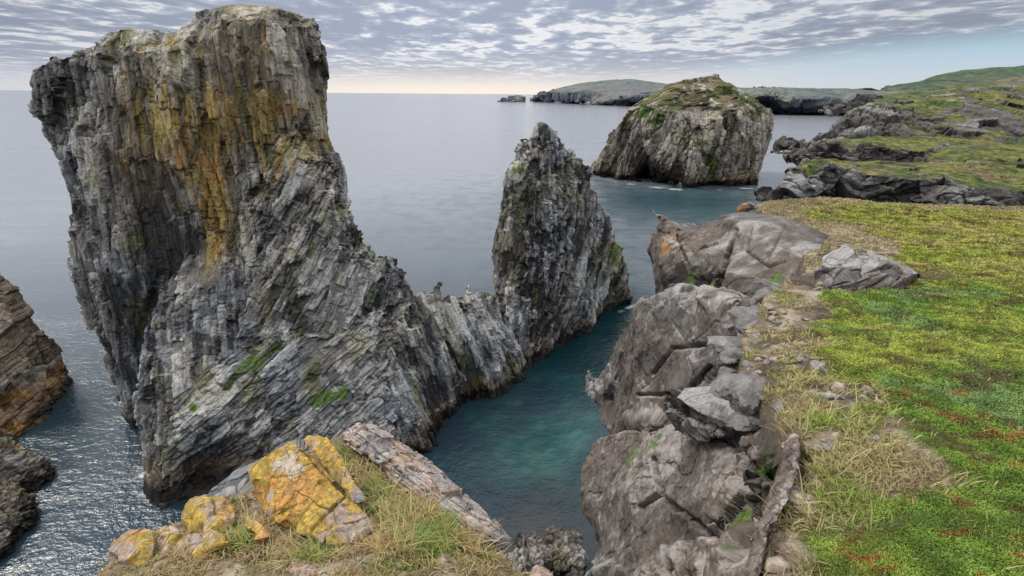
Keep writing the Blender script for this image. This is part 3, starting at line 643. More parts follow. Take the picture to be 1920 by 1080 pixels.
rock('cliff_block', 'big rounded grey cliff shoulder with small orange lichen spots, dropping to the narrow channel', 'rock', [(R2_out, R2_in, 5)], .062, 1, RO, [(None, rot('Y', 20)), (lambda V: V[:, 2] > P(1390, 640, 10.5)[2], rot('Y', 70))], c_r2, M_cliff,
     macro=[((2.5, 2.5, 2.5), .1, 3)], warp=(.12, (2, 2, 2)), seed=12, facets=RF, smooth_it=1, cracks=[([(1225,700,14.8),(1260,655,13.7),(1320,645,12)], .05, .2), ([(1290,800,11.6),(1280,745,12),(1330,690,11.9)], .05, .25), ([(1195,740,15.4),(1250,740,13.2)], .05, .2)])
R4_out = [(1074,905,14),(1080,882,14.4),(1104,842,15.2),(1112,822,15.6),(1150,815,14.6),(1250,800,12),(1350,805,9.6),(1440,806,7.3),(1470,825,6.3),(1492,858,5.3),(1500,920,4.6),(1480,1000,3.8),(1460,1100,3.2),(1430,1300,2.6),(1200,1300,6.0),(1120,1150,8.6),(1085,1095,9.6),(1118,1030,11.6),(1112,1005,12.2),(1088,960,13.2)]
R4_in = [(1150,880,13),(1130,950,11.6),(1200,850,12.2),(1235,925,9.5),(1222,880,10.6),(1190,1000,9),(1300,860,9.8),(1350,905,7.8),(1300,960,7.7),(1270,1000,8.2),(1400,870,7.1),(1420,930,5.7),(1380,1000,5.5),(1450,850,6.4),(1300,1060,6),(1200,1080,7.5),(1440,1040,4.3),(1380,850,8.2),(1160,850,13.6)]
c_r4 = lambda *a: cliff_color(*a, green=lambda V: spots([((1370,1010,5.6),.35),((1440,900,5.8),.3),((1380,960,6.2),.3),((1180,860,12.4),.4),((1230,845,11.6),.4),((1420,870,6.6),.3)], V, .62), warm=.35, light=lambda V: spots([((1340,880,8.4),.8),((1230,900,9.8),.5),((1270,880,10),.5)], V, .12))
rock('cliff_block', 'lower cliff mass of broken brownish grey blocks above the cove, right of the water', 'rock', [(R4_out, R4_in, 4)], .05, 1, [((1.1, .9, 1.0), .015, 1.0, .035, .022), ((.42, .36, .4), .007, 1.0, .012, .04), ((.13, .12, .12), .004, 1, .003, .1)], [(None, rot('Y', 35))], c_r4, M_cliff,
     macro=[((2, 2, 2), .1, 3)], warp=(.12, (2, 2, 2)), seed=13, smooth_it=1, frelax=3, facets=[((1.5, 1.2, 1.35), .85, .11, .12), ((.65, .5, .58), .8, .035, .16), ((.24, .2, .22), .7, .012, .2)], cracks=[([(1245,935,9.4),(1330,1000,7.0),(1400,930,6.2)], .05, .2), ([(1200,950,9.8),(1235,925,9.5),(1225,860,11)], .05, .25), ([(1360,820,9),(1400,860,7.3),(1430,900,6)], .04, .2)])
R5_out = [(1478,808,4.95),(1500,812,4.75),(1508,860,4.25),(1490,920,3.75),(1462,980,3.4),(1440,1030,3.15),(1425,1100,2.9),(1380,1110,3.0),(1405,1020,3.4),(1435,940,3.9),(1460,870,4.45)]
R5_in = [(1492,850,4.25),(1475,900,3.9),(1450,960,3.5),(1420,1040,3.12),(1478,850,4.4),(1455,920,3.85)]
R5_out = [(a, b, c*.94) for a, b, c in R5_out]; R5_in = [(a, b, c*.94) for a, b, c in R5_in]
NO = [((.5, .4, 1.2), .012, 1, .012, .05), ((.2, .16, .3), .006, 1, .008, .08), ((.07, .06, .07), .005, 1, .003, .1)]
c_r5 = lambda *a: cliff_color(*a, warm=1.0, base=1.35, tonew=(.2, .2, .2))
rock('rock_slab', 'long narrow reddish brown slab standing on edge beside the grass', 'rock', [(R5_out, R5_in, .5)], .022, 1, NO, [(None, rot('Y', -20))], c_r5, M_bould, warp=(.05, (.5, .5, .5)), seed=14)
R3_out = [(1266,745,9.9),(1284,727,10.2),(1340,722,10),(1400,724,9.3),(1430,735,8.7),(1442,770,8.0),(1452,786,7.7),(1440,800,7.6),(1392,812,7.9),(1350,792,8.5),(1310,775,9.2)]
R3_in = [(1300,742,9.75),(1380,768,8.35),(1395,742,8.8),(1330,748,9.35),(1345,772,8.85),(1425,782,7.75)]
BO = [((.9, .8, .5), .035, 1, .015, .04), ((.3, .28, .2), .016, 1, .008, .07), ((.1, .1, .08), .005, 1, .003, .1)]
rock('rock_slab', 'flat wedge-shaped slab with a pale grey top lying on the cliff edge', 'rock', [(R3_out, R3_in, 1.2)], .03, 1, [((.7, .6, .5), .008, 1, .012, .03), ((.2, .18, .14), .004, 1, .003, .08)], [(None, rot('Y', 10))],
     lambda *a: cliff_color(*a, lich=lambda V: spots([((1345,742,9.3),.1)], V, .8), light=lambda V: spots([((1370,745,9.1),1.2)], V, .25)), M_bould, seed=15, warp=(.05, (1, 1, 1)), smooth_it=2)
R6_out = [(1238,770,10.6),(1245,758,10.8),(1275,765,10.2),(1320,785,9.4),(1350,800,8.8),(1372,815,8.5),(1330,832,9.0),(1280,820,10)]
R6_in = [(1280,785,9.9),(1320,805,9.1),(1300,810,9.3)]
rock('rock_slab', 'tilted dark slab wedged under the pale-topped slab on the cliff edge', 'rock', [(R6_out, R6_in, 1.0)], .035, 1, BO, [(None, rot('Y', 30))], lambda *a: cliff_color(*a, warm=.3), M_bould, seed=16, warp=(.05, (1, 1, 1)), smooth_it=1, facets=[((.9, .7, .6), .9, .02, .10), ((.3, .26, .2), .8, .008, .12)])
R7_out = [(1512,548,10.9),(1530,510,11.2),(1548,478,11.4),(1580,462,11.5),(1615,463,11.3),(1660,478,11.0),(1700,492,10.7),(1728,510,10.4),(1735,525,10.2),(1715,545,9.9),(1640,552,9.8),(1560,556,10.0),(1530,560,10.2)]
R7_in = [(1560,500,10.7),(1600,480,10.9),(1650,500,10.4),(1700,520,10.1),(1590,525,10.2),(1640,530,10.0),(1550,540,10.2),(1620,500,10.5)]
rock('boulder', 'grey ribbed boulder half sunk in the grass of the plateau', 'boulder', [(R7_out, R7_in, 1.0)], .035, 1, [((.16, .5, 1.1), .02, .8, .03, .08, 'b'), ((.07, .1, .2), .007, 1, .004, .1)], [(None, rot('Y', 66))],
     lambda *a: cliff_color(*a, light=lambda V: .13+0*V[:, 0]), M_bould, seed=17, warp=(.08, (1, 1, 1)), facets=[((.45, .6, 1.3), .9, .06, .12)], smooth_it=1)
def small_rock(out, mid, lab, name='boulder', cat='boulder', th=.8, vx=.03, seed=20, **k):
    return rock(name, lab, cat, [(out, mid, th)], vx, 1, BO, [(None, rot('Y', 20))], lambda *a: cliff_color(*a, **k), M_bould, seed=seed, warp=(.05, (1, 1, 1)), smooth_it=1, facets=[((.9, .7, .6), .9, .02, .10), ((.3, .26, .2), .8, .008, .12)])
small_rock([(1378,392,22.4),(1385,380,22.6),(1402,375,22.5),(1418,378,22.3),(1420,390,21.8),(1400,402,21.6),(1382,400,21.9)], [(1395,388,21.6),(1410,388,21.6)], 'ochre lichen-covered rock at the far corner of the lawn above the water', vx=.06, seed=21, lich=lambda V: .55+0*V[:, 0])
small_rock([(1408,398,21.8),(1415,380,22),(1440,378,21.8),(1455,388,21.2),(1450,402,20.8),(1425,408,20.9)], [(1430,390,21),(1440,396,20.9)], 'grey rock beside the ochre lichen rock at the far corner of the lawn', vx=.06, seed=22)
small_rock([(1390,585,10.9),(1370,570,11.6),(1392,556,11.7),(1425,560,11.1),(1428,590,10.4),(1405,612,10.3),(1375,615,10.9)], [(1398,580,10.6),(1405,598,10.2),(1385,602,10.6)], 'layered dark grey rock at the plateau edge above the rounded shoulder', seed=23)
small_rock([(1350,690,10.4),(1372,672,10.3),(1400,668,9.7),(1432,690,8.9),(1436,712,8.6),(1390,718,9.2),(1352,712,10)], [(1390,688,9.5),(1405,705,9.0),(1372,700,9.7)], 'angular grey rock above the pale-topped slab', seed=24)

# ------------------------------------------------------------------ headlands and far coast
def terr_color(V, N0, N, q, ch, disp, g0=.62, haze=0.0, gcol=C3(.19, .19, .045), gcol2=C3(.085, .12, .025), s=4.0, patch=0.0, zg=None, rocks=None):
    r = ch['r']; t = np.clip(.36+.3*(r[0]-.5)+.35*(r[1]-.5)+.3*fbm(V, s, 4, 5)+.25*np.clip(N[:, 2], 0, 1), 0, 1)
    c = mix(CL_D, CL, sstep(0, .5, t)); c = mix(c, C3(.31, .30, .29), sstep(.5, 1, t))
    cr = np.maximum.reduce(ch['e']); c = c*(1-.4*sstep(.5, 1, cr))[:, None]
    gm = sstep(g0-.09, g0+.07, N0[:, 2]*.8+N[:, 2]*.2+.18*fbm(V, s*.6, 4, 7)-patch*sstep(.0, .35, fbm(V, s*.9, 4, 77)))
    if zg is not None: gm = gm*sstep(zg-.25, zg+.1, V[:, 2]+.35*fbm(V, s*.5, 3, 78)+.035*np.clip(V[:, 0]-26*s/3, 0, 40))
    if rocks is not None: gm = gm*(1-np.clip(rocks(V), 0, 1))
    gc = mix(gcol, gcol2, sstep(-.25, .3, fbm(V, s*.8, 4, 9))); gc = mix(gc, C3(.23, .17, .09), sstep(.2, .5, fbm(V, s*1.7, 4, 10))*.7)
    gc = gc*(.75+.5*fbm(V, s*.1, 2, 19))[:, None].clip(.5, 1.4)
    c = mix(c, gc, gm)
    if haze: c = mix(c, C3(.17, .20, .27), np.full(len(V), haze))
    return np.concatenate([np.clip(c, 0.004, 1), np.ones((len(V), 1))], 1)
def headland(name, masses, vx, octs, ang, mat, seed, macro, warp=.5, kind='structure', label=None, cat=None, nsub=1, facets=(), **k):
    o = rock(name, label, cat, masses, vx, nsub, octs, [(None, rot('Y', ang))], lambda *a: terr_color(*a, **k), mat, seed=seed, macro=macro, warp=(warp, (octs[0][0][0]*2,)*3), smooth_it=2, topk=.85, facets=facets, topmask=(lambda V: k['rocks'](V)*.9) if k.get('rocks') else None)
    if kind: o['kind'] = kind
T1 = ([(1472,372,36.6),(1480,350,36.8),(1492,325,37.2),(1509,297,38.6),(1560,298,42),(1600,300,46),(1700,305,47),(1800,303,49),(1925,305,50),(2100,306,50),(2100,440,34),(1925,415,34.2),(1850,410,34.6),(1700,402,36),(1560,398,36.8),(1500,402,36.8),(1465,410,36.8)],
      [(1515,302,37.7),(1560,305,37.9),(1600,314,38.0),(1640,327,37.6),(1700,332,37.2),(1760,332,37.2),(1800,340,36.6),(1815,356,36.1),(1770,360,36.2),(1860,350,36.2),(1875,362,35.6),(1925,352,36.4),(1925,366,35.4),(2000,350,36),(1600,350,37.6),(1500,350,36.9),(1545,345,37.2),(1700,352,36.9),(1740,372,36.1),(1640,375,36.7),(1850,374,35.4),(1850,390,35.2),(1925,392,34.9)], 12)
OT = [((2.4, 2.4, 1.8), .38, 1, .2, .06), ((1.0, 1.0, .7), .2, 1, .12, .08), ((.45, .45, .3), .08, 1, .04, .1)]
headland('headland', [T1], .13, OT, 15, M_terr, 41, [((5, 5, 3), .18, 3)], g0=.76, s=3.0, patch=.1, zg=24.35, facets=[((1.9, 1.9, 1.6), .5, .10, .15)])
T2 = ([(1502,294,63),(1512,282,64),(1545,262,70),(1600,262,74),(1650,258,78),(1730,256,82),(1800,260,82),(1925,270,78),(2100,275,76),(2100,340,56),(1925,320,57),(1800,314,60),(1700,314,63.4),(1600,316,64.2),(1510,312,63.4)],
      [(1560,268,66.5),(1620,271,65.8),(1660,274,65),(1730,280,63.6),(1800,287,61.6),(1880,295,58.6),(1925,297,58),(1600,292,65.2),(1660,293,64.6),(1540,285,65.4),(1740,296,63.2)], 20)
headland('headland', [T2], .2, [((3, 3, 1.6), .4, 1, .25, .06), ((1.3, 1.3, .8), .25, 1, .15, .08), ((.6, .6, .4), .1, 1, .05, .1)], 10, M_terr, 42, [((6, 6, 4), .25, 3)], g0=.76, s=4.0, patch=.1, zg=24.0, rocks=lambda V: 1.2*spots([((1560,282,65),4.5),((1600,288,65),4),((1530,285,65),4),((1640,290,64.6),3)], V))
T3 = ([(1500,300,88),(1530,282,92),(1545,262,96),(1560,240,99),(1590,215,102),(1618,198,108),(1640,194,112),(1700,190,122),(1760,176,140),(1800,168,150),(1850,163,160),(1925,165,160),(2100,160,160),(2100,320,80),(1925,300,84),(1800,285,88),(1730,272,92),(1600,280,95)],
      [(1620,214,103),(1700,206,109),(1740,200,114),(1800,196,118),(1880,192,120),(1650,240,99),(1750,235,100),(1850,240,98),(1920,230,100),(1700,255,96),(1860,215,106),(1780,184,132),(1900,176,140),(1580,245,98.5),(1600,262,96.5),(1680,222,104),(1800,215,108),(1780,255,95),(1640,262,96.5),(1610,232,99.5),(1870,255,94)], 40)
headland('headland', [T3], .55, [((5, 5, 4), .9, 1, .5, .06), ((2.2, 2.2, 1.6), .5, 1, .3, .08), ((1, 1, .8), .2, 1, .1, .1)], 25, M_terr, 43, [((12, 12, 9), .8, 3)], g0=.70, s=6.0, patch=.6, facets=[((6, 6, 4), .6, .5, .15)], rocks=lambda V: (1.25-.6*sstep(.0, .4, fbm(V, 4, 4, 140)))*spots([((1590,245,98.5),9),((1620,230,101),9),((1655,240,99),7),((1560,262,97),8),((1690,225,104),6),((1640,258,97),6),((1720,262,95),4)], V)+.0)
T4 = ([(1560,215,230),(1600,196,255),(1640,181,280),(1700,172,300),(1760,169,320),(1800,161,330),(1860,157,340),(1925,159,340),(2150,158,340),(2150,230,180),(1925,205,190),(1700,215,200)],
      [(1640,188,250),(1700,182,262),(1850,172,275),(1800,185,225),(1740,176,290),(1900,180,240)], 120)
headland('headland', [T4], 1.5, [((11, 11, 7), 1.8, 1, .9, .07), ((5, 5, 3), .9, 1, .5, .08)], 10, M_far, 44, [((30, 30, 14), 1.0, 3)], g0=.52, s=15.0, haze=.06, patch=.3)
K1 = ([(1230,214,'s'),(1230,172,1000),(1300,168,1100),(1400,164,1150),(1480,163,1150),(1560,165,1150),(1640,168,1100),(1700,170,1050),(1780,216,'s'),(1600,217,'s'),(1500,215,'s'),(1430,210,'s')],
      [(1400,184,930),(1440,179,935),(1500,184,918),(1560,183,915),(1610,177,915),(1650,192,900),(1320,180,930),(1470,192,918),(1585,194,905)], 500)
KO = [((32, 30, 90), 5, .8, 6, .08), ((12, 14, 45), 2.0, .8, 3, .1, 'b')]
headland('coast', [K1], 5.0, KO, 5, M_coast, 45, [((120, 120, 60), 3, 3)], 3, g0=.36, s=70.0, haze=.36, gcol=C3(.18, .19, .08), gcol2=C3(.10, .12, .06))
K2 = ([(996,190,'s'),(999,184,2050),(1010,179,2100),(1035,169,2150),(1060,163,2200),(1100,156,2300),(1140,151,2350),(1180,149,2400),(1220,153,2400),(1260,158,2400),(1480,167,2400),(1480,201,'s'),(1240,201,'s'),(1100,197,'s'),(1050,194,'s')],
      [(1045,172,1980),(1100,167,1760),(1150,172,1720),(1200,178,1450),(1250,183,1380),(1072,170,1870),(1020,177,2200)], 900)
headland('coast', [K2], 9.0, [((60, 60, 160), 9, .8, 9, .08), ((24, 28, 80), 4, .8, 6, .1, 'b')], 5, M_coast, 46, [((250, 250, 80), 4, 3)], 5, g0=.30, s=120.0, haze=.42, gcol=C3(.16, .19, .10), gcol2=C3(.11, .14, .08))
K3 = ([(1630,175,1400),(1660,162,1600),(1700,151,1700),(1740,140,1800),(1780,133,1850),(1830,132,1900),(1870,127,1900),(1925,122,1950),(2200,112,1950),(2200,210,1100),(1630,210,1100)],
      [(1750,160,1500),(1850,150,1600),(1900,165,1400),(1700,170,1400)], 1200)
headland('hill', [K3], 12.0, [((90, 90, 60), 9, 1, 3, .06), ((45, 45, 30), 5, 1, 2, .08)], 5, M_coast, 47, [((300, 300, 100), 10, 3)], 5, g0=.05, s=150.0, haze=.07, gcol=C3(.075, .12, .05), gcol2=C3(.04, .075, .03))
K4 = ([(930,191,'s'),(945,187,2300),(955,180,2350),(966,177,2350),(980,178,2350),(987,184,2320),(988,192,'s'),(960,192,'s')], [(970,185,2290)], 100)
headland('islet', [K4], 4.0, [((20, 20, 40), 5, 1, 3, .08), ((9, 9, 20), 2.5, 1, 2, .1)], 5, M_coast, 48, [((40, 40, 30), 3, 3)], 3, kind=None, label='tiny dark islet on the horizon left of the far headland', cat='island', g0=.75, s=30.0, haze=.4)

# ------------------------------------------------------------------ walkable ground: lawn and knoll
def Pd(px, py, drop): return Z(px, py, H-drop)
def rbf(ctrl, pts):
    C = np.array(ctrl); n = len(C); xy = C[:, :2]
    def ph(r): return np.where(r > 0, r*r*np.log(np.maximum(r, 1e-9)), 0)
    A = np.zeros((n+3, n+3)); A[:n, :n] = ph(np.linalg.norm(xy[:, None]-xy[None], axis=2)) + np.eye(n)*.02
    A[:n, n] = 1; A[:n, n+1:] = xy; A[n, :n] = 1; A[n+1:, :n] = xy.T
    w = np.linalg.solve(A, np.concatenate([C[:, 2], [0, 0, 0]]))
    out = np.zeros(len(pts))
    for i in range(0, len(pts), 50000):
        p = pts[i:i+50000]; out[i:i+50000] = ph(np.linalg.norm(p[:, None]-xy[None], axis=2))@w[:n] + w[n] + p@w[n+1:]
    return out
def poly_sd(poly, pts):
    """signed distance, positive inside"""
    d = np.full(len(pts), 1e9); ins = np.zeros(len(pts), bool); n = len(poly)
    for i in range(n):
        a = poly[i]; b = poly[(i+1) % n]; e = b-a; w = pts-a
        t = np.clip((w@e)/max(e@e, 1e-12), 0, 1); d = np.minimum(d, np.linalg.norm(w-t[:, None]*e, axis=1))
        c = ((a[1] <= pts[:, 1]) != (b[1] <= pts[:, 1])) & (pts[:, 0] < (b[0]-a[0])*(pts[:, 1]-a[1])/(b[1]-a[1]+1e-12)+a[0])
        ins ^= c
    return np.where(ins, d, -d)
def ground(ctrl, edge, step, skirt, fall, relief, x0, x1, y0, y1, seed, hollow=()):
    C = [Pd(*c) for c in ctrl]; E = np.array([Pd(*c)[:2] for c in edge])
    if QUICK: step *= 2
    xs = np.arange(x0, x1, step); ys = np.arange(y0, y1, step); X, Y = np.meshgrid(xs, ys)
    XY = np.stack([X.ravel(), Y.ravel()], 1)
    XY3 = np.concatenate([XY, np.zeros((len(XY), 1))], 1)
    sd_ = poly_sd(E, XY) + np.minimum(.028*XY[:, 1], .25)*fbm(XY3, (1.1, 1.1, 1), 3, seed)
    z = rbf(C, XY)
    z = z + relief*fbm(XY3, (1.4, 1.4, 1), 3, seed+1) + relief*.55*fbm(XY3, (.35, .35, 1), 3, seed+2)
    for (p, r, dp) in hollow:
        c = Pd(*p); z -= dp*np.exp(-((XY[:, 0]-c[0])**2+(XY[:, 1]-c[1])**2)/r**2)
    out = np.clip(-sd_, 0, None); z = z - fall*out - .6*fall*out**2 + .10*np.exp(-(sd_/.12)**2)*0
    V = np.concatenate([XY, z[:, None]], 1); nx, ny = len(xs), len(ys); i = np.arange(nx*ny).reshape(ny, nx)
    a, b, c, d = i[:-1, :-1].ravel(), i[:-1, 1:].ravel(), i[1:, 1:].ravel(), i[1:, :-1].ravel()
    T = np.concatenate([np.stack([a, b, c], 1), np.stack([a, c, d], 1)])
    keep = (sd_[T] > -skirt).all(1); T = T[keep]
    us, inv = np.unique(T, return_inverse=True)
    return V[us], inv.reshape(-1, 3), sd_[us]

LE = [(2600,388,4.1),(1925,389,4.1),(1700,379,4.1),(1560,371,4.1),(1480,370,4.1),(1432,380,4.05),(1415,398,4.1),(1450,412,4.1),(1500,425,4.0),(1560,440,3.95),(1535,470,3.95),(1495,518,3.95),(1470,548,3.85),(1432,562,3.8),(1400,590,3.7),(1395,640,3.6),(1418,690,3.5),(1440,730,3.4),(1460,775,3.35),(1485,815,3.3),(1512,870,3.25),(1490,930,3.2),(1462,1000,3.15),(1440,1100,3.1),(1420,1400,3.1),(2600,1400,2.6)]
LC = [(1925,392,4.1),(1500,380,4.1),(1700,384,4.1),(1925,450,3.9),(1700,440,3.95),(1600,430,4.0),(1450,400,4.15),(1580,470,3.9),(1750,510,3.72),(1925,560,3.5),(1740,560,3.55),(1560,560,3.62),(1450,600,3.72),(1520,640,3.5),(1700,650,3.3),(1925,650,3.25),(1450,720,3.5),(1560,750,3.25),(1750,750,3.1),(1925,780,3.0),(1520,830,3.2),(1600,870,3.08),(1760,900,2.9),(1925,920,2.85),(1520,980,3.12),(1650,1000,2.95),(1800,1080,2.75),(1500,1100,3.1),(1925,1100,2.7),(1600,1300,2.95),(2400,420,3.9),(2400,800,2.8)]
LV, LT, Lsd = ground(LC, LE, .04, .12, 4.5, .05, .6, 24, .9, 24, 71, hollow=[((1748,515,3.7), .35, .28), ((1640,470,3.9), .5, .12), ((1545,700,3.35), .3, .06)])
def lawn_zone(V, sd_):
    """0 = bare strip, 1 = green mat"""
    w = 1.15+.55*sstep(9, 17, V[:, 1])-.4*sstep(5.5, 4, V[:, 1]); n = .55*fbm(V, (.9, .9, .9), 4, 81)
    return sstep(-.15, .15, sd_-w+n)
def lawn_col(V, g, fine=.5):
    a = fbm(V, (2.6, 1.5, 2), 3, 82); b = fbm(V, (.75, 1.3, 1), 5, 83, .65); c3 = fbm(V, (.5, .35, 1), 3, 84)
    far = sstep(9.5, 13, V[:, 1]+1.2*a)
    yel = C3(.32, .36, .065); grn = C3(.16, .26, .035); blu = C3(.18, .28, .11); red = C3(.30, .11, .035); tan = C3(.34, .27, .13)
    c = mix(grn*np.ones((len(V), 1)), yel, sstep(-.5, .6, b))
    jun = sstep(.05, .22, fbm(V, (1.3, 1.6, 2), 4, 85)-.3*far-.04); c = mix(c, blu, jun*.6)
    rd = sstep(.34, .62, fbm(V, (.26, .22, 1), 5, 86, .75)+.18*fbm(V, (1.5, 1, 1), 2, 89)); c = mix(c, red, rd*.8*(1-.6*far))
    c = mix(c, mix(C3(.42, .42, .07)*np.ones((len(V), 1)), C3(.46, .37, .15), sstep(-.2, .3, b)), far*.62)
    return c, rd
zone = lawn_zone(LV, Lsd)
lc, _rd = lawn_col(LV, zone)
soil = mix(C3(.17, .125, .085)*np.ones((len(LV), 1)), C3(.33, .27, .19), sstep(-.2, .35, fbm(LV, .25, 4, 87)))
soil = mix(soil, C3(.045, .033, .025), sstep(.15, .4, fbm(LV, .7, 4, 88))*.8)
hc = Pd(1748, 515, 3.7); hol = np.exp(-((LV[:, 0]-hc[0])**2+(LV[:, 1]-hc[1])**2)/.45**2)
soil = mix(soil, C3(.085, .07, .058), sstep(.0, .08, -Lsd))
gcol = mix(soil, lc*.4, zone); gcol = mix(gcol, C3(.075, .05, .03), np.clip(hol*1.3, 0, 1))
me = new_mesh('plateau', LV, LT, np.concatenate([gcol, np.ones((len(LV), 1))], 1), smooth=False)
tag(add_obj('plateau', me, M_soil), kind='structure')

KE = [(90,1200,6.4),(175,1090,6.9),(205,1055,7.1),(255,1018,7.2),(330,995,7.2),(380,965,7.2),(460,925,7.2),(560,860,7.2),(635,830,7.2),(665,850,7.2),(700,895,7.1),(760,945,6.95),(830,995,6.8),(890,1035,6.6),(945,1070,6.4),(1030,1095,6.2),(1100,1200,5.8),(1100,1500,5.4),(0,1500,5.8)]
KC = [(600,1080,5.9),(850,1080,6.0),(300,1085,6.5),(430,1060,6.4),(540,1030,6.42),(620,1035,6.35),(700,970,6.5),(760,1030,6.15),(960,1080,6.25),(640,825,6.95),(560,880,7.1),(470,960,7.0),(420,1000,6.8),(350,1000,7.0),(280,1030,7.0),(200,1075,6.9),(690,815,7.15),(740,860,6.85),(800,910,6.75),(860,970,6.6),(920,1020,6.5),(600,1250,5.6),(300,1250,6.0),(950,1250,5.9)]
KV, KT, Ksd = ground(KC, KE, .035, 1.8, 2.6, .05, -7, 2.2, 2.2, 10.5, 72)
kn = fbm(KV, .3, 4, 91)
kc = mix(C3(.20, .15, .10)*np.ones((len(KV), 1)), C3(.33, .27, .19), sstep(-.2, .35, kn)); kc = mix(kc, C3(.08, .08, .03), sstep(.1, .4, fbm(KV, .8, 3, 92))*.7)
kc = mix(kc, C3(.12, .105, .10), sstep(.15, .4, -Ksd))
me = new_mesh('knoll', KV, KT, np.concatenate([kc, np.ones((len(KV), 1))], 1))
tag(add_obj('knoll', me, M_soil), kind='structure')

# ------------------------------------------------------------------ plants: many small blades and leaves
def leaf_mat(name, tr=.25):
    m = bpy.data.materials.new(name); t = NT(m); at = t.n('ShaderNodeAttribute', attribute_name='col')
    p = t.n('ShaderNodeBsdfPrincipled'); t.l(at.outputs['Color'], p.inputs['Base Color']); p.inputs['Roughness'].default_value = .65; p.inputs['Specular IOR Level'].default_value = .25
    tl = t.n('ShaderNodeBsdfTranslucent'); t.l(at.outputs['Color'], tl.inputs[0])
    mx = t.n('ShaderNodeMixShader'); mx.inputs[0].default_value = tr; t.l(p.outputs[0], mx.inputs[1]); t.l(tl.outputs[0], mx.inputs[2])
    o = t.n('ShaderNodeOutputMaterial'); t.l(mx.outputs[0], o.inputs[0]); return m
M_leaf = leaf_mat('leaf'); M_blade = leaf_mat('grass_blade', .3)
def scatter(V, T, wt, n, lod=1.6):
    """points on the ground, denser near the eye, weight per vertex"""
    fn = tri_normals(V, T); ar = np.linalg.norm(fn, axis=1)/2; c = V[T].mean(1); d = np.linalg.norm(c-CAM, axis=1)
    rel = (c-CAM)@RMn; u = rel[:, 0]/-rel[:, 2]; v = rel[:, 1]/-rel[:, 2]
    vis = (rel[:, 2] < 0) & (np.abs(u) < 1.12) & (np.abs(v) < .70)
    w = ar*wt[T].mean(1)/d**lod*vis
    idx = rng.choice(len(T), n, p=w/w.sum()); a = rng.random((n, 2)); f = a.sum(1) > 1; a[f] = 1-a[f]
    A = V[T[idx, 0]]; p = A+(V[T[idx, 1]]-A)*a[:, :1]+(V[T[idx, 2]]-A)*a[:, 1:]
    nn = fn[idx]/np.maximum(ar[idx]*2, 1e-9)[:, None]
    return p, nn, np.linalg.norm(p-CAM, axis=1), idx
def leaves(p, nn, d, col, size, hgt):
    """small two-triangle leaves lying in a cushion"""
    n = len(p); th = rng.random(n)*2*np.pi; el = rng.normal(.45, .38, n); s = size*np.maximum(1, d/5.5)*rng.uniform(.6, 1.4, n)
    dr = np.stack([np.cos(th)*np.cos(el), np.sin(th)*np.cos(el), np.sin(el)], 1); sd2 = np.stack([-np.sin(th), np.cos(th), rng.normal(0, .45, n)], 1)
    b = p+nn*(rng.random(n)*hgt)[:, None]
    V = np.stack([b, b+dr*(s*.5)[:, None]+sd2*(s*.26)[:, None], b+dr*s[:, None], b+dr*(s*.5)[:, None]-sd2*(s*.26)[:, None]], 1).reshape(-1, 3)
    Q = np.arange(4*n).reshape(n, 4); c = np.repeat(col, 4, 0)
    return V, Q, c
def blades(p, d, col, ln, wd, bend=.5, lean=.35, tipc=None):
    n = len(p); th = rng.random(n)*2*np.pi; L = ln*np.exp(rng.normal(-.1, .42, n)); W = np.maximum(wd, .0011*d)*rng.uniform(.7, 1.3, n)
    ld = np.stack([np.cos(th), np.sin(th), 0*th], 1); la = rng.uniform(0, lean, n); up = np.array([0, 0, 1.0])
    view = p-CAM; view /= np.linalg.norm(view, axis=1)[:, None]; pa = rng.random(n)*2*np.pi
    side = np.stack([np.cos(pa), np.sin(pa), 0*pa], 1)
    ring = []
    for k, f in enumerate((0, .4, .75, 1.0)):
        c = p+up*(L*f*(1-.35*bend*f))[:, None]+ld*(L*(la*f+bend*f*f*.8))[:, None]
        w = W*(1, .85, .5, 0.0)[k]
        if k < 3: ring += [c-side*w[:, None], c+side*w[:, None]]
        else: ring += [c]
    V = np.stack(ring, 1).reshape(-1, 3); o = np.arange(n)[:, None]*7
    T = np.concatenate([o+np.array([t]) for t in [(0, 1, 3), (0, 3, 2), (2, 3, 5), (2, 5, 4), (4, 5, 6)]])
    tc = col if tipc is None else tipc
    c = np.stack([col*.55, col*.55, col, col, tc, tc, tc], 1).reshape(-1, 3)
    return V, T, c
def plants(name, geo, mat, kind='stuff', **k):
    V, T, c = geo; me = new_mesh(name, V, T, np.concatenate([c, np.ones((len(c), 1))], 1)); return tag(add_obj(name, me, mat), kind=kind, **k)
def cat2(gs):
    Vs, Ts, cs = [], [], []; o = 0
    for V, T, c in gs: Vs.append(V); Ts.append(T+o); cs.append(c); o += len(V)
    return np.concatenate(Vs), np.concatenate(Ts), np.concatenate(cs)
QN = .3 if QUICK else 1
def jit(c, a=.3): return np.clip(c*rng.uniform(1-a, 1+a, (len(c), 1))*rng.uniform(.92, 1.08, c.shape), .003, 1)
inside = sstep(-.06, .04, Lsd)
bnk = sstep(-.35, .15, fbm(LV, .22, 3, 93)); holm = 1-np.clip(hol*2.2, 0, 1)
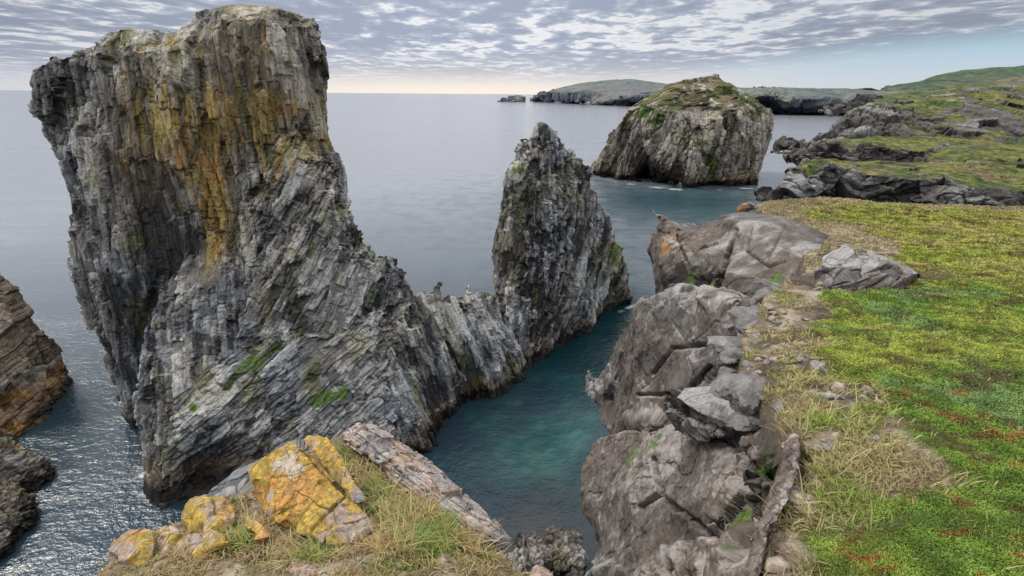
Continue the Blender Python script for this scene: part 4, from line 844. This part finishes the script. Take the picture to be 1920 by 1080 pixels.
# creeping crowberry mat
p, nn, d, ix = scatter(LV, LT, zone*inside*holm*(.35+bnk), int(520000*QN))
c, rd = lawn_col(p, None)
tip = rng.random(len(p)); c = c*(.72+.6*sstep(-.35, .4, fbm(p, .16, 3, 131)))[:, None]; c = mix(c, C3(.42, .42, .14), (tip > .96)*.5); c = mix(c, C3(.05, .06, .02), (tip < .06)*.7); dk = sstep(.30, .5, fbm(p, (.5, .5, 1), 4, 132, .65)); c = mix(c, C3(.13, .085, .04), dk*.75)
plants('crowberry_mat', leaves(p, nn, d, jit(c, .13), .015, .035), M_leaf, label='low green and reddish crowberry mat covering the plateau', cat='ground cover')
# grass: tufts over the bare strip, thin over the mat
def tuftw(V, s, lo, hi, sd_): return sstep(lo, hi, fbm(V, s, 3, sd_))
w = (1-zone)*inside*holm*(.03+1.0*tuftw(LV, .45, -.02, .3, 94))+.05*zone*inside+.7*sstep(13, 19, LV[:, 1])*inside*holm
p, nn, d, ix = scatter(LV, LT, w, int(36000*QN), 1.5)
fz = fbm(p, .6, 3, 95); c = mix(C3(.44, .36, .19)*np.ones((len(p), 1)), C3(.28, .34, .07), sstep(.12, .5, fz)*(1-.6*(p[:, 1] > 11))); c = mix(c, C3(.42, .34, .2), (rng.random(len(p)) > .7)*.8)
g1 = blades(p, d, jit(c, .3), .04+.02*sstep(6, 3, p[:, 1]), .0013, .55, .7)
# taller tufts on the near edge strip
w = (1-zone)*inside*tuftw(LV, .35, .0, .25, 96)*sstep(9, 5, LV[:, 1])
p, nn, d, ix = scatter(LV, LT, w, int(4500*QN), 1.2)
c = mix(C3(.46, .40, .18)*np.ones((len(p), 1)), C3(.30, .36, .08), sstep(.05, .4, fbm(p, .4, 3, 97)))
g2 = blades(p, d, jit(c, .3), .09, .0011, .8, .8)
plants('edge_grass', cat2([g1, g2]), M_blade, label='dry and green grass along the bare cliff-edge strip of the plateau', cat='grass')
# knoll grass
kin = sstep(-.35, .05, Ksd)
xw = KV[:, 0]
w = kin*(.05+tuftw(KV, .35, -.02, .3, 98))
p, nn, d, ix = scatter(KV, KT, w, int(44000*QN), 1.2)
gz_ = fbm(p, .5, 3, 99); c = mix(C3(.44, .34, .19)*np.ones((len(p), 1)), C3(.24, .27, .07), sstep(.1, .4, gz_)); c = mix(c, C3(.40, .20, .09), (rng.random(len(p)) > .86)*.7)
g1 = blades(p, d, jit(c, .3), .06, .0011, .7, .9)
gl = [(760,930,5.95),(800,960,6.0),(720,900,6.2),(690,870,6.4),(780,1000,5.7),(860,1000,6.1)]
gw = np.zeros(len(KV))
for q_ in gl:
    cc = Pd(q_[0], q_[1], q_[2]+.4); gw = np.maximum(gw, np.exp(-((KV[:, 0]-cc[0])**2+(KV[:, 1]-cc[1])**2)/.55**2))
for q_ in [(470,985,6.1),(610,1020,5.5),(540,1025,5.5),(680,1010,5.6),(450,1010,6.0)]:
    cc = Pd(q_[0], q_[1], q_[2]+.6); gw = np.maximum(gw, .55*np.exp(-((KV[:, 0]-cc[0])**2+(KV[:, 1]-cc[1])**2)/.28**2))
p, nn, d, ix = scatter(KV, KT, kin*gw*(.1+tuftw(KV, .2, -.1, .25, 101)), int(12500*QN), 1.0)
c = mix(C3(.50, .40, .20)*np.ones((len(p), 1)), C3(.24, .32, .08), sstep(.0, .35, fbm(p, .35, 3, 102))); c = mix(c, C3(.42, .20, .08), (rng.random(len(p)) > .88)*.7)
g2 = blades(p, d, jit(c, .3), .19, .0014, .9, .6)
plants('dry_grass', cat2([g1, g2]), M_blade, label='long dry grass between the lichen boulders on the near knoll', cat='grass')

# ------------------------------------------------------------------ boulders on the knoll
YEL = C3(.42, .28, .045); YOR = C3(.47, .22, .05); PINK = C3(.42, .31, .25); LGR = C3(.34, .33, .33)
def lichen_boulder(V, N0, N, q, ch, disp, cover=.5, white=None, bare=None):
    r = ch['r']; n1 = fbm(V, .5, 6, 111, .72); n2 = fbm(V, .14, 4, 112, .75); n3 = fbm(V, .9, 3, 113)
    c = mix(PINK*np.ones((len(V), 1)), LGR, sstep(-.15, .25, n2+.4*n3)); c = c*(.62+.5*r[0]*.5+.35*r[-1])[:, None]
    cov = cover if np.isscalar(cover) else cover(V)
    m = sstep(-.14, .18, n1+.6*n2+(cov-.5)*1.6)
    if bare is not None: m = m*(1-bare(V))
    y = mix(YEL*np.ones((len(V), 1)), YOR, sstep(.05, .5, n3+.4*n2)*.8); y = y*(.72+.5*sstep(-.3, .4, fbm(V, .06, 3, 114)))[:, None]
    c = mix(c, y, m*.93)
    if white is not None:
        w = sstep(.4, .6, white(V)+.4*n2*(white(V) > .1)); c = mix(c, C3(.46, .44, .42), w*.65)
    c = mix(c, C3(.16, .15, .14), sstep(.32, .5, fbm(V, .12, 4, 115, .6))*.5*(1-m*.5))
    e = np.maximum.reduce([np.clip(x, 0, 1) for x in ch['e']]); c = c*(1-.45*sstep(.5, 1, e))[:, None]
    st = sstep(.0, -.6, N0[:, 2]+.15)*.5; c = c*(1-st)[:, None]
    return np.concatenate([c, np.ones((len(V), 1))], 1)
NB = [((1.1, .9, .5), .012, .8, .003, .03), ((.35, .3, .2), .005, 1, .0015, .06), ((.1, .09, .07), .003, 1, .0015, .1)]
KCP = [Pd(*c) for c in KC]
def ground_y(px, py):
    ys = np.linspace(3, 12, 400); pts = np.array([P(px, py, y) for y in ys]); g = rbf(KCP, pts[:, :2]); k = np.argmax(pts[:, 2] < g); return ys[k]
def kb(name, lab, out, inn, th, seed, cover, cracks=(), white=None, bare=None, vx=.022, octs=NB, ang=20, cat='boulder'):
    if 'lean' not in lab and 'largest flat' not in lab and 'ribbed slab sl' not in lab:     # seat it on the ground
        f = max(out, key=lambda p: p[1]); k = min(1.0, (ground_y(f[0], f[1]-8)+.05)/f[2]) if cat == 'boulder' else (ground_y(f[0], f[1]-8)+.04)/f[2]
        out = [(a, b, c*k) for a, b, c in out]; inn = [(a, b, c*k) for a, b, c in inn]
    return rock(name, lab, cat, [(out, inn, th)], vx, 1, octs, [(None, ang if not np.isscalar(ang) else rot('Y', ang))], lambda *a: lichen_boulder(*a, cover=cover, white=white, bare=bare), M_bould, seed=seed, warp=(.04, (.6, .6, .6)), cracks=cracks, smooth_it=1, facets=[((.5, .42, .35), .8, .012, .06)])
B1_out = [(464,884,8.0),(468,905,7.85),(476,935,7.5),(500,965,7.0),(526,990,6.65),(560,1003,6.35),(600,1022,6.05),(640,1022,6.0),(668,1014,6.1),(704,996,6.3),(704,985,6.45),(672,950,6.85),(648,925,7.1),(600,866,7.75),(560,834,8.2),(545,829,8.3),(515,842,8.25)]
B1_in = [(472,888,7.75),(500,868,7.85),(545,838,8.05),(520,930,7.2),(530,978,6.6),(580,992,6.3),(600,940,6.85),(645,935,6.85),(560,880,7.55),(690,990,6.3),(660,1003,6.15),(620,1005,6.2)]
kb('boulder', 'largest flat-topped boulder covered in yellow lichen with a white patch', B1_out, B1_in, .7, 51,
   lambda V: .80-.75*spots([((660,985,6.3),.38),((690,985,6.3),.3),((600,1015,6.1),.22)], V)+.25*spots([((640,985,6.3),.15)], V), ang=30,
   white=lambda V: spots([((540,865,7.75),.22),((555,882,7.55),.2),((525,868,7.8),.2),((570,954,6.85),.06),((510,930,7.3),.12)], V), cracks=[([(582,994,6.28),(610,965,6.6),(647,932,6.95)], .022, .07), ([(520,965,6.8),(555,945,7.0)], .012, .03), ([(560,836,8.1),(600,880,7.5),(648,927,6.95)], .02, .06)])
B1b_out = [(560,829,8.3),(575,818,8.3),(600,815,8.2),(618,826,8.0),(640,855,7.7),(668,905,7.1),(688,935,6.8),(688,945,6.75),(660,942,6.8),(648,925,7.0),(600,862,7.7)]
B1b_in = [(590,828,8.0),(640,890,7.25),(672,930,6.85),(615,850,7.7)]
kb('boulder', 'long yellow lichen slab leaning on the right side of the largest lichen boulder', B1b_out, B1b_in, .6, 52, lambda V: .70-.5*spots([((675,930,6.9),.2)], V), ang=30)
B2_out = [(342,975,7.3),(342,950,7.5),(355,935,7.6),(385,930,7.6),(420,931,7.5),(436,948,7.3),(440,975,6.9),(425,1000,6.6),(400,1012,6.5),(365,1010,6.7),(345,995,7.0)]
B2_in = [(365,945,7.3),(415,942,7.25),(395,985,6.75),(362,990,6.9),(425,975,6.85)]
kb('boulder', 'rounded yellow lichen boulder left of the largest lichen boulder', B2_out, B2_in, .6, 53, .66, cracks=[([(398,935,7.4),(405,965,6.95)], .015, .04)])
B3_out = [(198,1045,7.3),(203,1020,7.4),(230,1000,7.5),(262,990,7.5),(285,996,7.3),(292,1020,7.0),(285,1050,6.7),(262,1068,6.6),(225,1072,6.8),(204,1062,7.1)]
B3_in = [(220,1025,7.1),(260,1005,7.15),(270,1040,6.75),(232,1055,6.85)]
kb('boulder', 'yellow lichen boulder leftmost on the knoll above the water', B3_out, B3_in, .6, 54, .55)
B4_out = [(290,1010,7.0),(296,992,7.1),(325,986,7.1),(345,1000,6.9),(390,1000,6.7),(418,1015,6.4),(415,1050,6.1),(370,1070,6.0),(310,1065,6.2),(290,1045,6.5)]
B4_in = [(325,1005,6.75),(385,1020,6.3),(360,1050,6.1),(315,1040,6.4)]
kb('boulder', 'pale grey rock patched with yellow lichen between the two rounded lichen boulders', B4_out, B4_in, .5, 55, .36)
kb('boulder', 'small yellow lichen rock in front of the rounded lichen boulder', [(360,1020,6.5),(372,1000,6.6),(400,995,6.6),(428,1003,6.4),(430,1025,6.1),(395,1035,6.1)], [(385,1010,6.35),(412,1015,6.2)], .3, 56, .6)
kb('boulder', 'small orange lichen rock low against the left foot of the largest lichen boulder', [(450,975,6.8),(465,970,6.8),(490,985,6.55),(512,1005,6.2),(500,1015,6.1),(470,1008,6.3),(452,990,6.6)], [(475,988,6.5),(492,1003,6.25)], .3, 57, .62)
S1_out = [(640,828,'z23.35'),(644,806,'z23.3'),(668,800,'z23.3'),(690,789,'z23.35'),(715,797,'z23.3'),(745,818,'z23.25'),(797,860,'z23.2'),(853,903,'z23.2'),(900,945,'z23.25'),(947,992,'z23.3'),(958,1022,'z23.35'),(952,1054,'z23.4'),(900,1018,'z23.5'),(844,968,'z23.5'),(806,948,'z23.5'),(755,920,'z23.5'),(703,872,'z23.45'),(660,842,'z23.4')]
S1_in = [(690,812,'z23.6'),(740,850,'z23.65'),(800,900,'z23.65'),(860,950,'z23.7'),(915,995,'z23.7'),(668,820,'z23.5'),(770,858,'z23.5'),(835,905,'z23.5'),(890,955,'z23.55'),(760,895,'z23.68'),(710,860,'z23.6'),(840,950,'z23.7'),(900,1005,'z23.68')]
def with_y(L): return [(a, b, float(PT((a, b, c))[1])) for a, b, c in L]
S1_out = with_y(S1_out); S1_in = with_y(S1_in)
kb('rock_slab', 'long pinkish grey ribbed slab slanting down the right edge of the knoll', S1_out, S1_in, 1.1, 58, lambda V: .16+.12*spots([((670,825,8.9),.5)], V), vx=.026, ang=axes((.74, -.67, .05), (.45, .5, .75)),
   octs=[((.22, .8, 2.6), .03, .5, .03, .07, 'b'), ((.09, .4, 1.3), .016, .6, .018, .10, 'b'), ((.07, .1, .2), .006, 1, .003, .1)], cat='rock')
S2_out = [(382,935,12.4),(400,910,12.8),(440,880,13.2),(480,858,13.4),(520,842,13.4),(550,835,13.2),(570,870,12.6),(520,960,11),(480,1010,10.4),(400,975,11.2)]
S2_in = [(430,910,12.2),(500,870,12.4),(470,940,11.2),(420,940,11.6)]
c_s2 = lambda *a: slate_color(*a, wr=(.3, .4, .4), dark=lambda V: .2+0*V[:, 0], lichen=lambda V: .1+0*V[:, 0], wet=(-9, -8), base=.6)
rock('rock_slab', 'light grey slanting ribbed rock just behind the largest lichen boulder', 'rock', [(S2_out, S2_in, 2)], .05, 1, [((.35, 1.2, 2.2), .08, .8, .06, .10, 'b'), ((.15, .5, .9), .04, .8, .03, .12, 'b')], [(None, rot('Y', 58))], c_s2, M_cliff, seed=59, warp=(.1, (1, 1, 1)))
G = C3(.30, .29, .29)
for i, (out, mid, lab, cv) in enumerate([
    ([(812,992,5.95),(818,978,6.05),(838,970,6.05),(848,980,5.95),(842,995,5.85),(824,1002,5.8)], [(830,982,5.9)], 'pale stone in the grass right of the largest lichen boulder', .2),
    ([(808,1045,5.4),(815,1035,5.5),(840,1040,5.45),(858,1055,5.3),(850,1085,5.05),(825,1090,5.0),(812,1065,5.2)], [(832,1055,5.2),(838,1072,5.1)], 'pale split stone at the bottom of the knoll', .22),
    ([(866,1062,5.45),(885,1048,5.6),(908,1046,5.6),(908,1062,5.4),(885,1072,5.3)], [(890,1058,5.45)], 'bluish grey angular stone right of the pale split stone', .05),
    ([(912,1075,5.4),(930,1066,5.5),(950,1075,5.4),(948,1095,5.2),(920,1100,5.1)], [(930,1082,5.3)], 'grey stone nearest the lower end of the ribbed slab', .15),
    ([(985,1080,5.6),(1000,1060,5.8),(1022,1058,5.8),(1042,1078,5.6),(1040,1110,5.3),(990,1110,5.3)], [(1012,1078,5.5)], 'pale stone at the outermost right corner of the knoll', .15),
    ([(528,1080,5.1),(545,1052,5.3),(575,1045,5.35),(600,1058,5.2),(600,1090,4.9),(540,1100,4.9)], [(565,1065,5.1),(585,1078,4.95)], 'flat pinkish stone with white patches at the bottom of the knoll', .3),
    ([(690,1010,5.85),(705,990,6.0),(725,1000,5.9),(745,1025,5.6),(735,1035,5.55),(705,1030,5.65)], [(718,1015,5.7)], 'narrow grey stone touching the right foot of the largest lichen boulder', .12),
    ([(748,1005,5.8),(758,985,6.0),(775,1000,5.85),(795,1030,5.5),(780,1035,5.5),(758,1022,5.6)], [(768,1010,5.7)], 'narrow pale stone in the grass left of centre of the knoll', .12)]):
    kb('stone', lab, out, mid, .22, 60+i, cv, cat='stone', vx=.016)

# ------------------------------------------------------------------ loose stones on the bare strips
def stone_mesh(seed):
    r_ = np.random.default_rng(seed); bm = bmesh.new(); bmesh.ops.create_icosphere(bm, subdivisions=3, radius=1)
    me = bpy.data.meshes.new('stone'); bm.to_mesh(me); bm.free()
    V = np.zeros(len(me.vertices)*3); me.vertices.foreach_get('co', V); V = V.reshape(-1, 3)
    n = r_.normal(size=(13, 3)); n /= np.linalg.norm(n, axis=1)[:, None]; dd = r_.uniform(.55, .95, 13)
    dt = V@n.T; rad = np.min(np.where(dt > .05, dd/np.maximum(dt, .05), 9), axis=1)
    V = V*np.minimum(rad, 1.15)[:, None]; V += .03*np.stack([noise(V+seed, .3, k) for k in range(3)], 1)
    V *= np.array([1.0, r_.uniform(.6, .85), r_.uniform(.35, .6)])
    t = r_.choice([0, 1, 2]); base = [C3(.36, .29, .23), C3(.33, .31, .29), C3(.22, .205, .20)][t]
    c = base*(.8+.5*noise(V+seed*3.3, .35, 5))[:, None]; a = me.attributes.new('col', 'FLOAT_COLOR', 'POINT'); cc = np.ones((len(V), 4)); cc[:, :3] = c
    a.data.foreach_set('color', cc.astype(F32).ravel()); me.vertices.foreach_set('co', V.astype(F32).ravel()); me.update(); me.materials.append(M_bould)
    return me
protos = [stone_mesh(200+k) for k in range(9)]
def strew(V, T, w, n, lo, hi, lab, grp):
    p, nn, d, ix = scatter(V, T, w, n, 1.3)
    for k in range(n):
        o = bpy.data.objects.new('stone', protos[rng.integers(9)]); sc.collection.objects.link(o)
        s_ = lo+(hi-lo)*rng.random()**2.6; o.location = p[k]+np.array([0, 0, s_*.12]); o.scale = (s_,)*3
        o.rotation_euler = (rng.normal(0, .2), rng.normal(0, .2), rng.random()*6.28); tag(o, lab, 'stone', grp)
strew(LV, LT, (1-zone)*inside*sstep(-.2, .2, fbm(LV, .6, 3, 120))*sstep(13, 9, LV[:, 1])+.0, 230 if not QUICK else 60, .016, .11, 'small angular stone lying on the bare gravelly strip along the cliff edge', 'stones on the bare cliff-edge strip')
strew(KV, KT, kin*sstep(-.1, .2, fbm(KV, .6, 3, 121)), 90 if not QUICK else 40, .02, .09, 'small grey stone lying in the dry grass of the near knoll', 'stones in the dry grass of the knoll')

def edge_rock_mesh(seed):
    r_ = np.random.default_rng(seed); bm = bmesh.new(); bmesh.ops.create_icosphere(bm, subdivisions=4, radius=1)
    me = bpy.data.meshes.new('rock'); bm.to_mesh(me); bm.free()
    V = np.zeros(len(me.vertices)*3); me.vertices.foreach_get('co', V); V = V.reshape(-1, 3)
    n = r_.normal(size=(8, 3)); n[0] = (0, 0, 1); n[1] = (.2, 0, -1); n /= np.linalg.norm(n, axis=1)[:, None]; dd = r_.uniform(.4, .8, 8)
    dt = V@n.T; rad = np.min(np.where(dt > .05, dd/np.maximum(dt, .05), 9), axis=1); V = V*np.minimum(rad, 1.6)[:, None]
    V += V*(.16*fbm(V+seed, .5, 5, 5, .6))[:, None]; V *= np.array([1.1, .8, .6])
    c = C3(.15, .138, .13)*(1+.5*fbm(V+seed, .6, 4, 6)+.5*np.clip(V[:, 2], 0, .5))[:, None]
    a = me.attributes.new('col', 'FLOAT_COLOR', 'POINT'); cc = np.ones((len(V), 4)); cc[:, :3] = c
    a.data.foreach_set('color', cc.astype(F32).ravel()); me.vertices.foreach_set('co', V.astype(F32).ravel()); me.update(); me.materials.append(M_bould)
    return me
eprotos = [edge_rock_mesh(300+k) for k in range(7)]
def strew_edge():
    w = np.exp(-((Lsd+.02)/.09)**2)*sstep(13, 10, LV[:, 1]); p, nn, d, ix = scatter(LV, LT, w*sstep(4.6, 6, LV[:, 1]), 34, 1.0)
    for k in range(34):
        o = bpy.data.objects.new('rock', eprotos[rng.integers(7)]); sc.collection.objects.link(o); s_ = (.05+.016*p[k, 1])*(.7+1.0*rng.random()**1.5)
        o.location = p[k]-np.array([.3*s_, 0, s_*.25]); o.scale = (s_, s_, s_*1.2); o.rotation_euler = (rng.normal(0, .2), rng.normal(0, .2), rng.random()*6.28)
        tag(o, 'angular grey rock poking out of the crumbling turf edge at the cliff top', 'rock', 'rocks poking out of the cliff-top turf edge')
strew_edge()
